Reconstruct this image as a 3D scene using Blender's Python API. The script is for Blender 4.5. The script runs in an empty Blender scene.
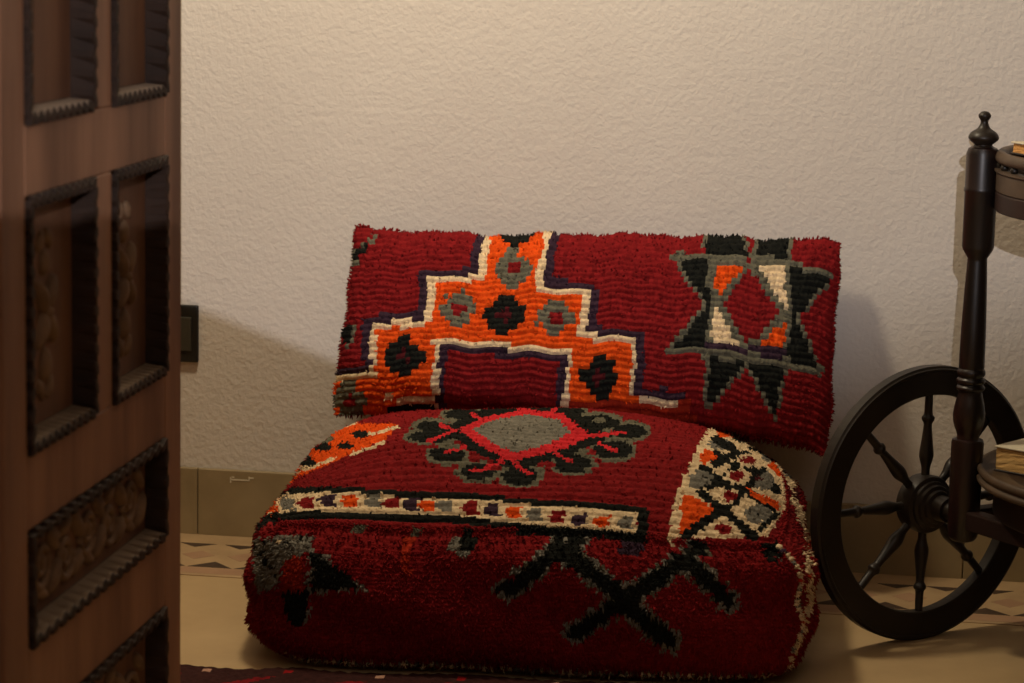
import bpy, bmesh, math, random
import numpy as np
from mathutils import Vector, Matrix

A_LOC, A_POWER, A_COL = (-.20, -.62, 1.75), 50.0, (1.0, .84, .59)
B_LOC, B_POWER, B_COL = (.65, -4.15, 1.327), 180.0, (1.0, .96, 1.0)
CUT = [(-.95, .22), (-.764, .29), (-.644, .338), (-.535, .372), (-.496, .361), (-.263, .284), (-.1, .235), (.8, .18)]   # where the hall light is cut off on the far wall
CUT_SOFT = [(-.4, -.3), (.1, .10), (.5, .345), (.9, .41)]
EXPOSURE = 0.0

# weaving charts: each row is a list of runs of knots, as count, colour, count, colour and so on
PILLOW_CHART = [
[30,0,2,5,1,3,3,2,8,4,2,2,2,3,2,5,34,0,1,6,8,4,1,6,2,0,1,6,7,4,1,6,11,0],
[5,0,1,6,24,0,2,5,2,3,3,2,6,4,3,2,2,3,2,5,34,0,1,6,9,4,1,6,1,0,1,6,7,4,1,6,11,0],
[4,0,2,6,24,0,2,5,2,3,5,2,2,4,6,2,1,3,2,5,34,0,1,6,9,4,1,6,1,0,1,6,7,4,1,6,11,0],
[2,0,1,6,1,4,26,0,2,5,2,3,4,2,3,6,6,2,1,3,2,5,28,0,2,6,5,0,10,4,6,6,3,4,1,6,11,0],
[1,6,3,4,26,0,2,5,2,3,4,2,3,6,6,2,1,3,2,5,27,0,18,6,1,0,12,6,8,0],
[2,4,28,0,2,5,2,3,3,2,6,6,4,2,1,3,2,5,29,0,1,6,6,4,12,6,6,3,1,6,3,4,7,6,1,0],
[2,6,28,0,2,5,2,3,2,2,3,6,3,0,2,6,2,2,2,3,2,5,29,0,1,6,6,4,2,6,6,2,1,6,1,0,3,6,5,3,1,6,9,4,2,0],
[28,0,4,5,2,3,2,2,3,6,3,0,3,6,1,2,2,3,2,5,30,0,1,6,5,4,2,6,5,2,1,6,4,0,2,6,4,3,1,6,8,4,1,6,2,0],
[18,0,12,5,4,3,3,2,8,6,1,2,2,3,2,5,31,0,1,6,4,4,2,6,4,2,2,6,5,0,2,6,3,3,2,6,6,4,1,6,3,0],
[18,0,2,5,11,3,7,2,6,6,2,2,2,3,6,5,28,0,1,6,3,4,2,6,3,2,2,6,7,0,2,6,3,3,1,6,5,4,1,6,4,0],
[18,0,2,5,2,3,17,2,3,6,4,2,2,3,12,5,23,0,1,6,3,4,2,6,1,2,2,6,9,0,2,6,2,3,1,6,4,4,1,6,5,0],
[18,0,2,5,2,3,6,2,1,6,17,2,13,3,2,5,23,0,1,6,2,4,4,6,11,0,2,6,1,3,1,6,3,4,1,6,6,0],
[18,0,2,5,2,3,2,2,1,6,1,2,5,6,6,2,4,4,16,2,2,3,2,5,24,0,1,6,1,4,3,6,13,0,3,6,1,4,1,6,8,0],
[18,0,2,5,2,3,3,2,7,6,4,2,6,4,7,2,4,6,4,2,2,3,2,5,24,0,1,6,1,4,1,6,1,3,2,6,11,0,4,6,1,4,1,6,8,0],
[18,0,2,5,2,3,1,2,3,6,4,0,2,6,2,2,5,4,1,8,4,4,4,2,6,6,3,2,2,3,2,5,23,0,1,6,2,4,1,6,2,3,2,6,9,0,3,6,1,2,1,6,2,4,1,6,7,0],
[9,0,11,5,2,3,2,2,3,6,2,0,2,6,3,2,3,4,4,8,3,4,3,2,3,6,3,0,3,6,1,2,2,3,2,5,22,0,1,6,3,4,1,6,3,3,2,6,7,0,2,6,3,2,1,6,3,4,1,6,6,0],
[5,0,7,5,5,3,3,5,2,3,3,2,6,6,4,2,4,4,1,8,4,4,3,2,3,6,3,0,3,6,1,2,2,3,2,5,21,0,1,6,4,4,1,6,4,3,2,6,5,0,2,6,4,2,1,6,4,4,1,6,5,0],
[3,4,1,6,1,0,3,5,5,3,2,2,6,3,6,2,3,6,6,2,7,4,4,2,1,6,1,2,5,6,3,2,2,3,4,5,18,0,2,6,4,4,1,6,5,3,3,6,1,0,3,6,5,2,1,6,5,4,1,6,4,0],
[3,4,1,6,2,0,2,5,1,3,29,2,3,4,9,2,3,6,4,2,5,3,11,5,7,0,2,6,5,4,2,6,6,3,2,6,9,5,6,4,1,6,3,0],
[1,0,2,4,1,6,2,0,2,5,2,3,5,2,3,4,43,2,10,3,2,5,6,0,1,6,7,4,10,5,3,6,5,5,2,6,6,4,2,6,1,0],
[2,0,1,6,3,0,2,5,2,3,3,2,5,4,5,2,19,3,28,2,1,3,2,5,5,0,36,6,2,0],
[6,0,2,5,2,3,2,2,4,4,1,8,3,4,4,2,1,3,16,5,15,3,14,2,1,3,2,5,13,0,2,6,2,4,4,6,2,4,1,6,8,4,1,6,10,0],
[6,0,2,5,2,3,2,2,3,4,2,8,5,4,2,2,1,3,2,5,11,0,17,5,1,3,5,2,3,4,6,2,1,3,2,5,14,0,1,6,7,4,1,6,1,0,1,6,7,4,11,0],
[7,0,2,5,1,3,2,2,5,4,1,8,4,4,2,2,1,3,2,5,26,0,2,5,1,3,4,2,6,4,4,2,1,3,2,5,14,0,1,6,6,4,1,6,3,0,1,6,5,4,1,6,11,0],
[9,5,1,3,4,2,7,4,3,2,1,3,2,5,26,0,2,5,1,3,2,2,4,4,1,8,3,4,4,2,1,3,2,5,14,0,1,6,5,4,1,6,5,0,1,6,4,4,1,6,11,0],
[11,3,5,2,3,4,5,2,2,3,1,5,26,0,2,5,1,3,2,2,3,4,3,8,3,4,3,2,1,3,2,5,14,0,1,6,4,4,1,6,7,0,1,6,3,4,1,6,11,0],
[2,2,4,6,18,2,2,3,1,5,26,0,2,5,1,3,4,2,2,4,1,8,4,4,3,2,1,3,2,5,4,0,2,5,8,0,1,6,3,4,1,6,9,0,1,6,2,4,1,6,11,0],
[1,2,5,6,18,2,2,3,1,5,26,0,2,5,1,3,5,2,5,4,4,2,1,3,12,5,4,0,1,6,2,4,1,6,11,0,1,6,1,4,12,0],
[4,6,1,0,3,6,5,2,2,3,9,2,2,3,1,5,26,0,1,5,2,3,6,2,3,4,7,2,9,3,3,1,3,0,2,6,14,0,1,6,12,0],
[3,6,3,0,3,6,7,2,9,3,2,5,26,0,1,5,2,3,28,1,32,0],
[1,2,6,6,6,2,11,4,1,3,2,5,26,0,1,5,2,3,29,1,31,0]]
TOP_CHART = [
[150,0],
[150,0],
[150,0],
[150,0],
[150,0],
[150,0],
[150,0],
[150,0],
[150,0],
[150,0],
[150,0],
[150,0],
[150,0],
[150,0],
[150,0],
[150,0],
[150,0],
[148,0,2,4],
[147,0,3,4],
[145,0,5,4],
[144,0,6,4],
[142,0,8,4],
[140,0,1,3,9,4],
[138,0,3,3,9,4],
[136,0,1,7,1,4,3,3,9,4],
[133,0,3,4,1,7,1,4,3,3,9,4],
[129,0,3,2,1,3,3,4,1,7,1,4,3,3,8,4,1,2],
[125,0,2,3,5,2,1,3,3,4,1,7,1,4,3,3,8,4,1,2],
[125,0,2,3,5,2,1,3,3,4,1,7,1,4,2,3,8,4,1,7,1,2],
[125,0,2,3,5,2,1,3,3,4,1,7,1,4,2,3,7,4,2,7,1,2],
[125,0,2,3,5,2,1,3,3,4,1,7,3,3,7,4,1,7,2,2],
[125,0,2,3,5,2,1,3,3,4,4,3,6,4,2,7,2,2],
[44,0,3,6,1,4,77,0,2,3,5,2,3,4,1,7,2,3,6,4,4,7,2,2],
[44,0,3,6,4,4,74,0,2,3,5,2,3,4,1,7,2,3,3,4,2,3,5,7,2,2],
[44,0,3,6,7,4,70,0,3,3,4,2,1,3,3,4,1,7,2,3,3,4,2,3,4,7,1,3,2,2],
[2,4,42,0,3,6,7,4,2,6,68,0,3,3,4,2,1,3,3,4,3,3,3,4,2,3,4,7,3,2],
[3,4,3,6,38,0,3,6,7,4,2,6,3,4,65,0,3,3,4,2,1,3,3,4,2,3,3,4,3,3,4,7,3,2],
[4,4,4,6,6,2,3,3,27,0,3,6,7,4,2,6,5,4,63,0,3,3,4,2,1,3,3,4,2,3,3,4,3,3,4,7,3,2],
[4,4,4,6,6,2,3,3,27,0,2,6,8,4,2,6,8,4,60,0,3,3,4,2,1,3,3,4,2,3,3,4,3,3,3,7,1,3,3,2],
[4,4,4,6,6,2,3,3,27,0,2,6,9,4,1,6,10,4,2,9,56,0,3,3,3,2,2,3,3,4,2,3,3,4,3,3,3,7,1,3,3,2],
[4,4,4,6,6,2,4,3,26,0,2,6,9,4,1,6,10,4,4,9,3,4,51,0,3,3,3,2,3,3,1,4,3,3,3,4,3,3,3,7,4,2],
[5,4,3,6,7,2,3,3,26,0,2,6,20,4,4,9,8,4,1,9,7,4,2,6,36,0,3,3,3,2,7,3,2,4,3,3,3,7,1,3,4,2],
[5,4,4,6,6,2,3,3,26,0,2,6,20,4,4,9,8,4,1,9,7,4,2,6,36,0,3,3,3,2,12,3,3,7,1,3,4,2],
[1,2,4,4,4,6,7,2,2,3,26,0,2,6,21,4,3,9,8,4,1,9,7,4,2,6,36,0,3,3,2,2,13,3,3,7,1,3,4,2],
[1,2,4,4,4,6,7,2,2,3,26,0,1,6,22,4,3,9,8,4,1,9,7,4,2,6,36,0,3,3,2,2,13,3,2,7,1,3,5,2],
[1,2,5,4,3,6,8,2,1,3,1,2,25,0,1,6,22,4,4,9,6,4,2,9,7,4,2,6,36,0,3,3,2,2,13,3,2,7,1,3,5,2],
[1,2,5,4,3,6,10,2,25,0,1,6,8,4,1,9,13,4,4,9,6,4,2,9,8,4,1,6,35,0,3,3,1,4,1,2,14,3,1,7,2,3,5,2],
[2,2,4,4,4,6,10,2,24,0,1,6,8,4,1,9,14,4,3,9,6,4,2,9,8,4,1,6,35,0,3,3,2,4,1,3,1,7,15,3,5,2],
[2,2,5,4,3,6,10,2,24,0,1,6,8,4,1,9,13,4,5,9,5,4,2,9,8,4,1,6,35,0,3,3,3,4,1,7,1,4,13,3,6,2],
[2,2,5,4,3,6,10,2,24,0,1,6,8,4,1,9,12,4,7,9,4,4,2,9,8,4,1,6,2,0,5,6,28,0,2,3,4,4,1,7,2,4,12,3,6,2],
[3,2,4,4,3,6,11,2,23,0,1,6,8,4,2,9,10,4,9,9,3,4,2,9,8,4,1,6,1,0,7,6,27,0,2,3,8,4,11,3,6,2],
[3,2,5,4,2,6,12,2,22,0,1,6,8,4,2,9,9,4,11,9,1,4,2,9,9,4,9,6,27,0,2,3,7,4,3,3,3,4,6,3,6,2],
[4,2,4,4,3,6,11,2,22,0,2,6,7,4,2,9,8,4,15,9,9,4,10,6,26,0,2,3,7,4,3,3,2,4,6,3,7,2],
[4,2,5,4,2,6,12,2,21,0,2,6,7,4,2,9,7,4,16,9,8,4,11,6,26,0,2,3,7,4,3,3,2,4,7,3,6,2],
[1,4,3,2,5,4,2,6,12,2,21,0,2,6,7,4,3,9,5,4,19,9,6,4,12,6,25,0,2,3,7,4,3,3,2,4,7,3,5,2,1,3],
[1,4,4,2,4,4,1,2,1,6,13,2,20,0,2,6,8,4,2,9,4,4,21,9,5,4,4,6,4,4,4,6,24,0,2,3,8,4,2,3,2,4,14,3],
[1,4,4,2,5,4,15,2,20,0,1,6,8,4,2,9,3,4,10,9,2,7,10,9,5,4,3,6,6,4,3,6,24,0,2,3,8,4,2,3,2,4,14,3],
[2,4,4,2,4,4,15,2,20,0,2,6,7,4,3,9,1,4,9,9,6,7,8,9,5,4,1,6,9,4,2,6,24,0,2,3,8,4,2,3,2,4,1,3,1,0,12,3],
[2,4,4,2,4,4,16,2,14,0,3,6,2,0,2,6,8,4,2,9,1,4,8,9,8,7,8,9,9,4,2,6,3,4,2,6,2,0,3,6,19,0,2,3,8,4,2,3,1,4,2,3,1,0,12,3],
[3,4,4,2,4,4,16,2,12,0,5,6,1,0,3,6,7,4,10,9,10,7,7,9,8,4,3,6,4,4,1,6,1,0,5,6,18,0,2,3,9,4,1,3,1,4,1,3,2,0,12,3],
[3,4,4,2,4,4,8,2,1,4,8,2,11,0,9,6,7,4,9,9,14,7,4,9,7,4,5,6,3,4,8,6,17,0,2,3,9,4,1,3,1,4,1,3,2,0,12,3],
[3,4,5,2,3,4,7,2,3,4,7,2,10,0,7,6,1,0,3,6,7,4,6,9,17,7,4,9,6,4,5,6,3,4,8,6,17,0,2,3,10,4,2,3,2,0,12,3],
[4,4,4,2,3,4,7,2,3,4,8,2,9,0,13,6,5,4,5,9,19,7,3,9,6,4,4,6,4,4,9,6,16,0,2,3,10,4,1,3,3,0,3,3,1,4,8,3],
[4,4,5,2,3,4,7,2,3,4,8,2,8,0,13,6,5,4,4,9,20,7,3,9,6,4,4,6,4,4,3,6,2,4,4,6,15,0,3,3,10,4,1,3,3,0,3,3,1,4,8,3],
[4,4,5,2,3,4,7,2,3,4,9,2,7,0,12,6,6,4,4,9,20,7,4,9,13,4,2,6,4,4,3,6,15,0,3,3,10,4,1,3,3,0,2,3,2,4,1,7,7,3],
[1,3,4,4,5,2,2,4,7,2,4,4,8,2,6,0,13,6,5,4,4,9,21,7,4,9,12,4,1,6,7,4,2,6,15,0,3,3,9,4,1,3,3,0,3,3,2,4,2,7,6,3],
[1,3,4,4,6,2,1,4,2,2,1,4,4,2,4,4,9,2,5,0,10,6,1,0,2,6,5,4,4,9,22,7,4,9,11,4,1,6,7,4,2,6,15,0,3,3,9,4,1,3,3,0,3,3,2,4,3,7,5,3],
[2,3,3,4,9,2,2,4,3,2,4,4,10,2,4,0,3,6,4,4,6,6,5,4,4,9,22,7,4,9,19,4,2,6,15,0,2,3,1,7,9,4,1,3,3,0,3,3,2,4,3,7,5,3],
[2,3,4,4,8,2,2,4,4,2,4,4,9,2,4,0,3,6,5,4,3,6,1,0,1,6,5,4,3,9,23,7,4,9,10,4,1,6,9,4,1,6,15,0,2,3,1,7,9,4,1,3,3,0,2,3,3,4,3,7,5,3],
[3,3,3,4,8,2,3,4,3,2,4,4,9,2,4,0,2,6,7,4,2,6,1,0,5,4,4,9,24,7,4,9,8,4,1,6,10,4,1,6,15,0,2,3,1,7,9,4,1,3,3,0,2,3,3,4,3,7,5,3],
[1,2,3,3,2,4,8,2,4,4,2,2,4,4,1,3,6,2,2,3,4,0,2,6,7,4,3,6,5,4,4,9,24,7,4,9,7,4,2,6,10,4,1,6,15,0,2,3,2,7,7,4,1,3,4,0,2,3,2,4,4,7,5,3],
[2,2,2,3,3,4,8,2,3,4,3,2,3,4,9,3,4,0,2,6,6,4,1,9,1,4,2,6,5,4,3,9,25,7,5,9,5,4,3,6,10,4,1,6,15,0,2,3,3,7,6,4,1,3,3,0,3,3,2,4,4,7,5,3],
[3,2,2,3,2,4,8,2,3,4,3,2,3,4,10,3,3,0,2,6,6,4,1,9,1,4,2,6,4,4,4,9,26,7,4,9,6,4,2,6,2,4,2,9,6,4,1,6,14,0,3,3,4,7,5,4,1,3,3,0,3,3,2,4,4,7,1,3,3,4,1,3],
[3,2,3,3,1,4,8,2,4,4,3,2,3,4,9,3,3,0,1,6,7,4,2,9,1,6,5,4,4,9,26,7,5,9,5,4,2,6,4,9,6,4,1,6,14,0,2,3,5,7,1,3,4,4,1,3,3,0,2,3,2,4,5,7,4,4,1,3],
[4,2,4,3,8,2,3,4,3,2,3,4,9,3,3,0,2,6,6,4,2,9,6,4,3,9,27,7,5,9,4,4,7,9,6,4,1,6,14,0,2,3,5,7,2,3,3,4,1,3,2,0,1,3,4,4,5,7,4,4,1,3],
[1,0,4,2,4,3,7,2,4,4,3,2,1,4,1,2,9,3,3,0,2,6,6,4,3,9,4,4,4,9,27,7,5,9,1,4,10,9,5,4,2,6,14,0,2,3,4,7,3,3,3,4,1,3,2,0,1,3,4,4,5,7,3,4,2,3],
[2,0,4,2,4,3,7,2,3,4,8,2,3,3,1,2,5,0,2,6,7,4,3,9,3,4,4,9,26,7,15,9,7,4,2,6,14,0,2,3,3,7,3,3,3,4,1,3,3,0,1,3,4,4,4,7,4,4,2,3],
[3,0,3,2,4,3,7,2,3,4,12,2,6,0,1,6,7,4,3,9,3,4,3,9,26,7,13,9,1,4,1,6,7,4,2,6,15,0,3,3,2,7,3,3,3,4,1,3,2,0,2,3,3,4,5,7,4,4,2,3],
[4,0,3,2,4,3,7,2,3,4,11,2,6,0,1,6,8,4,3,9,1,4,4,9,26,7,9,9,4,4,3,6,6,4,2,6,15,0,4,3,2,4,2,3,3,4,1,3,2,0,1,3,4,4,5,7,4,4,2,3],
[5,0,3,2,4,3,6,2,3,4,11,2,5,0,3,6,8,4,2,9,1,4,5,9,24,7,8,9,5,4,5,6,3,4,4,6,15,0,4,3,2,4,1,3,4,4,4,3,4,4,5,7,4,4,2,3],
[6,0,3,2,5,3,5,2,2,4,11,2,5,0,4,6,8,4,2,9,1,4,5,9,23,7,7,9,6,4,11,6,15,0,5,3,6,4,4,3,5,4,5,7,4,4,2,3],
[7,0,3,2,5,3,5,2,1,4,10,2,5,0,6,6,4,4,1,6,1,4,3,9,1,4,5,9,22,7,7,9,6,4,11,6,16,0,5,3,5,4,1,3,1,4,3,3,4,4,6,7,3,4,3,3],
[8,0,3,2,4,3,16,2,5,0,3,6,9,4,2,9,3,4,5,9,20,7,7,9,6,4,1,9,6,4,4,6,17,0,2,3,3,2,5,4,1,3,2,4,1,3,5,4,1,8,4,7,4,4,3,3],
[9,0,3,2,4,3,15,2,5,0,2,6,9,4,2,9,5,4,5,9,19,7,7,9,6,4,1,9,7,4,2,6,18,0,2,3,3,2,5,4,1,3,2,4,1,3,5,4,1,8,4,7,4,4,3,3],
[10,0,3,2,3,3,15,2,5,0,1,6,9,4,3,9,5,4,5,9,18,7,7,9,6,4,1,6,2,9,7,4,1,6,18,0,2,3,4,2,7,4,2,3,3,4,2,8,4,7,3,4,4,3],
[11,0,3,2,2,3,13,2,7,0,1,6,9,4,2,9,7,4,5,9,16,7,7,9,6,4,2,6,1,4,2,9,6,4,2,6,17,0,2,3,4,2,7,4,2,3,3,4,2,8,4,7,3,4,4,3],
[13,0,14,2,1,0,3,3,5,0,2,6,7,4,2,9,9,4,5,9,14,7,8,9,5,4,1,0,1,6,3,4,2,9,6,4,1,6,17,0,1,3,5,2,7,4,4,3,1,4,1,8,4,7,3,4,5,3],
[1,4,14,0,6,2,10,3,6,0,1,6,6,4,3,9,3,4,1,6,5,4,6,9,12,7,8,9,4,4,2,6,1,0,1,6,4,4,2,9,5,4,1,6,16,0,2,3,4,2,7,4,5,3,1,4,1,8,4,7,8,3],
[1,4,20,0,10,3,6,0,2,6,4,4,3,9,3,4,3,6,5,4,6,9,10,7,8,9,5,4,3,6,1,0,4,4,3,9,4,4,1,6,16,0,2,3,4,2,3,4,2,3,2,4,1,3,1,0,2,3,2,4,5,7,8,3],
[2,4,19,0,8,3,9,0,3,6,2,4,2,9,3,4,3,6,2,0,5,4,6,9,8,7,8,9,6,4,3,6,2,0,4,4,2,9,4,4,1,6,16,0,2,3,3,2,4,4,2,3,2,4,2,0,2,3,2,4,4,7,9,3],
[2,4,20,0,3,3,14,0,11,6,3,0,6,4,7,9,5,7,7,9,1,4,1,9,5,4,3,6,3,0,10,4,1,6,16,0,2,3,3,2,3,4,4,3,3,0,2,3,3,4,3,7,9,3],
[3,4,38,0,4,6,1,0,7,6,1,0,1,9,5,4,7,9,3,7,7,9,2,4,2,9,4,4,3,6,3,0,10,4,1,6,16,0,2,3,2,2,1,3,3,4,2,3,1,4,1,3,3,0,2,3,2,4,3,7,6,3,1,2,3,3],
[4,4,43,0,6,6,2,9,6,4,15,9,4,4,2,9,5,4,5,6,8,4,2,6,16,0,3,3,1,2,2,3,1,4,4,3,4,0,2,3,2,4,3,7,5,3,2,2,3,3],
[4,4,43,0,1,6,3,4,3,9,1,6,1,0,7,4,11,9,7,4,2,9,5,4,2,6,1,0,2,6,6,4,2,6,17,0,3,3,2,4,6,3,4,0,1,3,3,4,7,3,4,2,2,3],
[5,4,39,0,2,6,4,4,3,9,1,4,2,6,2,0,6,4,9,9,9,4,2,9,5,4,2,6,1,0,9,6,16,0,3,3,4,4,3,3,1,4,1,3,3,0,2,3,3,4,6,3,5,2,2,3],
[5,4,39,0,1,6,4,4,2,9,4,4,1,6,3,0,6,4,6,9,8,4,1,6,3,4,2,9,5,4,1,6,2,0,7,6,17,0,3,3,4,4,3,3,1,4,1,3,3,0,2,3,2,4,5,3,6,2,3,3],
[1,3,5,4,38,0,1,6,10,4,1,6,5,0,4,4,4,9,8,4,2,0,1,6,4,4,1,9,5,4,1,6,5,0,1,6,20,0,3,3,6,4,7,3,5,4,8,2,1,4,2,3,1,0],
[2,3,5,4,37,0,1,6,10,4,1,6,6,0,2,4,2,9,2,4,1,9,7,4,4,0,10,4,2,6,25,0,2,3,4,7,4,4,5,3,2,4,12,2,1,4,2,3,1,0],
[2,3,5,4,37,0,2,6,8,4,2,6,3,0,2,6,2,0,1,4,2,9,2,4,2,9,5,4,5,0,10,4,2,6,25,0,2,3,5,7,5,4,1,3,5,4,12,2,2,3,1,0],
[3,3,5,4,37,0,2,6,6,4,9,6,1,0,2,9,4,4,2,9,2,4,2,6,5,0,1,6,9,4,1,6,26,0,1,3,4,7,1,4,1,7,12,4,11,2,2,3,1,0],
[1,7,3,3,5,4,37,0,12,6,4,4,2,9,2,0,4,4,2,9,2,4,4,6,2,0,1,6,8,4,2,6,25,0,2,3,6,7,12,4,6,2,4,4,3,3,1,0],
[1,7,4,3,5,4,39,0,3,6,2,0,2,6,5,4,2,9,3,0,2,6,3,4,2,9,2,4,3,6,2,0,2,6,7,4,2,6,25,0,2,3,6,7,6,4,2,3,2,4,1,3,13,4,1,3,1,0],
[2,7,4,3,5,4,43,0,1,6,3,4,4,9,2,4,3,6,5,4,2,9,2,4,2,6,3,0,9,6,26,0,2,3,5,7,3,4,2,3,1,4,3,3,2,4,4,3,7,4,1,3,2,4,2,0],
[3,7,4,3,5,4,41,0,2,6,2,4,4,9,4,4,2,6,6,4,2,9,1,4,2,6,5,0,6,6,27,0,2,3,4,7,3,4,4,3,3,0,2,4,5,3,5,7,1,3,2,4,1,3,2,0],
[4,7,4,3,5,4,40,0,2,6,9,4,2,6,10,4,2,6,38,0,2,3,3,7,1,4,1,3,1,4,4,3,4,0,1,4,5,3,7,7,2,4,1,3,2,0],
[4,7,5,3,6,4,39,0,2,6,8,4,3,6,9,4,2,6,38,0,5,3,2,4,5,3,4,0,1,4,4,3,8,7,2,4,1,3,2,0],
[5,7,5,3,6,4,39,0,2,6,5,4,3,6,1,0,1,6,9,4,2,6,37,0,5,3,4,4,4,3,3,0,2,4,4,3,7,7,2,4,2,3,2,0],
[6,7,6,3,7,4,37,0,8,6,2,0,2,6,7,4,2,6,38,0,6,3,4,4,4,3,1,0,1,3,2,4,3,3,8,7,2,4,1,3,3,0],
[7,7,6,3,9,4,45,0,3,6,4,4,3,6,38,0,2,3,3,2,2,3,5,4,3,3,2,4,3,3,4,7,1,4,2,7,1,4,1,7,2,4,1,3,3,0],
[7,7,9,3,9,4,44,0,6,6,40,0,2,3,5,2,1,3,8,4,4,3,1,7,1,4,2,7,1,4,3,7,2,4,2,3,3,0],
[1,3,6,7,2,3,3,0,7,3,10,4,86,0,2,3,7,2,1,3,6,4,4,3,8,7,2,4,2,3,3,0],
[1,3,6,7,1,3,6,0,3,3,1,5,5,3,15,4,77,0,2,3,9,2,5,4,4,3,6,7,1,3,1,7,2,4,2,3,3,0],
[2,3,5,7,1,3,6,0,2,3,5,5,7,3,33,4,54,0,2,3,9,2,6,4,4,3,6,7,3,4,2,3,3,0],
[2,3,5,7,1,3,6,0,1,3,6,5,2,3,4,2,3,3,4,7,4,3,31,4,46,0,2,3,9,2,8,4,3,3,4,7,1,3,2,4,3,3,3,0],
[2,3,5,7,2,3,5,0,2,3,4,5,3,3,4,2,3,3,4,7,1,3,4,0,2,3,4,5,16,3,16,4,38,0,2,3,8,2,3,4,2,3,5,4,7,3,2,4,2,3,4,0],
[3,3,4,7,2,3,5,0,2,3,4,5,2,3,5,2,2,3,4,7,2,3,4,0,1,3,4,5,1,3,4,2,1,3,4,7,4,3,3,0,7,3,40,4,7,0,3,3,6,2,4,4,3,3,5,4,5,3,3,4,2,3,4,0],
[5,3,3,7,2,3,4,0,3,3,4,5,2,3,4,2,2,3,5,7,5,0,1,3,4,5,5,2,5,7,3,3,4,0,3,3,3,5,9,3,33,4,6,0,3,3,5,2,4,4,6,3,5,4,3,3,2,4,3,3,4,0],
[3,4,4,3,1,7,2,3,4,0,6,3,1,5,2,3,4,2,3,3,4,7,1,3,4,0,1,3,4,5,1,3,4,2,1,3,4,7,2,3,5,0,2,3,4,5,3,3,4,2,32,3,3,4,6,0,3,3,5,2,3,4,3,3,3,0,2,3,5,4,2,3,2,4,3,3,4,0],
[8,4,33,3,4,5,1,3,3,2,2,3,3,7,3,3,4,0,2,3,4,5,2,3,4,2,3,3,3,7,27,3,3,4,6,0,3,3,4,2,4,4,2,3,5,0,2,3,6,4,1,3,1,4,3,3,4,0],
[16,4,42,3,4,0,1,3,4,5,2,3,4,2,2,3,4,7,3,3,4,0,5,3,1,5,6,3,1,2,3,3,3,7,1,3,3,4,6,0,3,3,3,2,4,4,3,3,5,0,3,3,6,4,4,3,4,0],
[56,4,8,3,4,5,1,3,4,2,2,3,4,7,3,3,4,0,2,3,4,5,3,3,3,2,3,3,4,7,1,3,3,4,7,0,2,3,3,2,4,4,4,3,4,0,4,3,5,4,4,3,4,0],
[61,4,9,3,4,2,1,3,4,7,2,3,4,0,3,3,4,5,2,3,4,2,3,3,4,7,1,3,1,0,3,4,6,0,2,3,2,2,4,4,6,3,3,0,5,3,5,4,7,0],
[65,4,11,3,4,7,2,3,4,0,2,3,4,5,2,3,5,2,2,3,4,7,2,3,3,4,6,0,3,3,1,2,4,4,14,3,1,0,4,4,7,0],
[17,4,37,0,16,4,12,3,4,0,2,3,5,5,2,3,4,2,3,3,4,7,1,3,3,4,6,0,3,3,4,4,10,3,8,0,2,4,7,0],
[59,0,15,4,15,3,2,5,5,3,2,2,9,3,3,4,6,0,4,3,3,4,4,3,23,0],
[63,0,16,4,28,3,4,4,5,0,4,3,3,4,27,0]]
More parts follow.
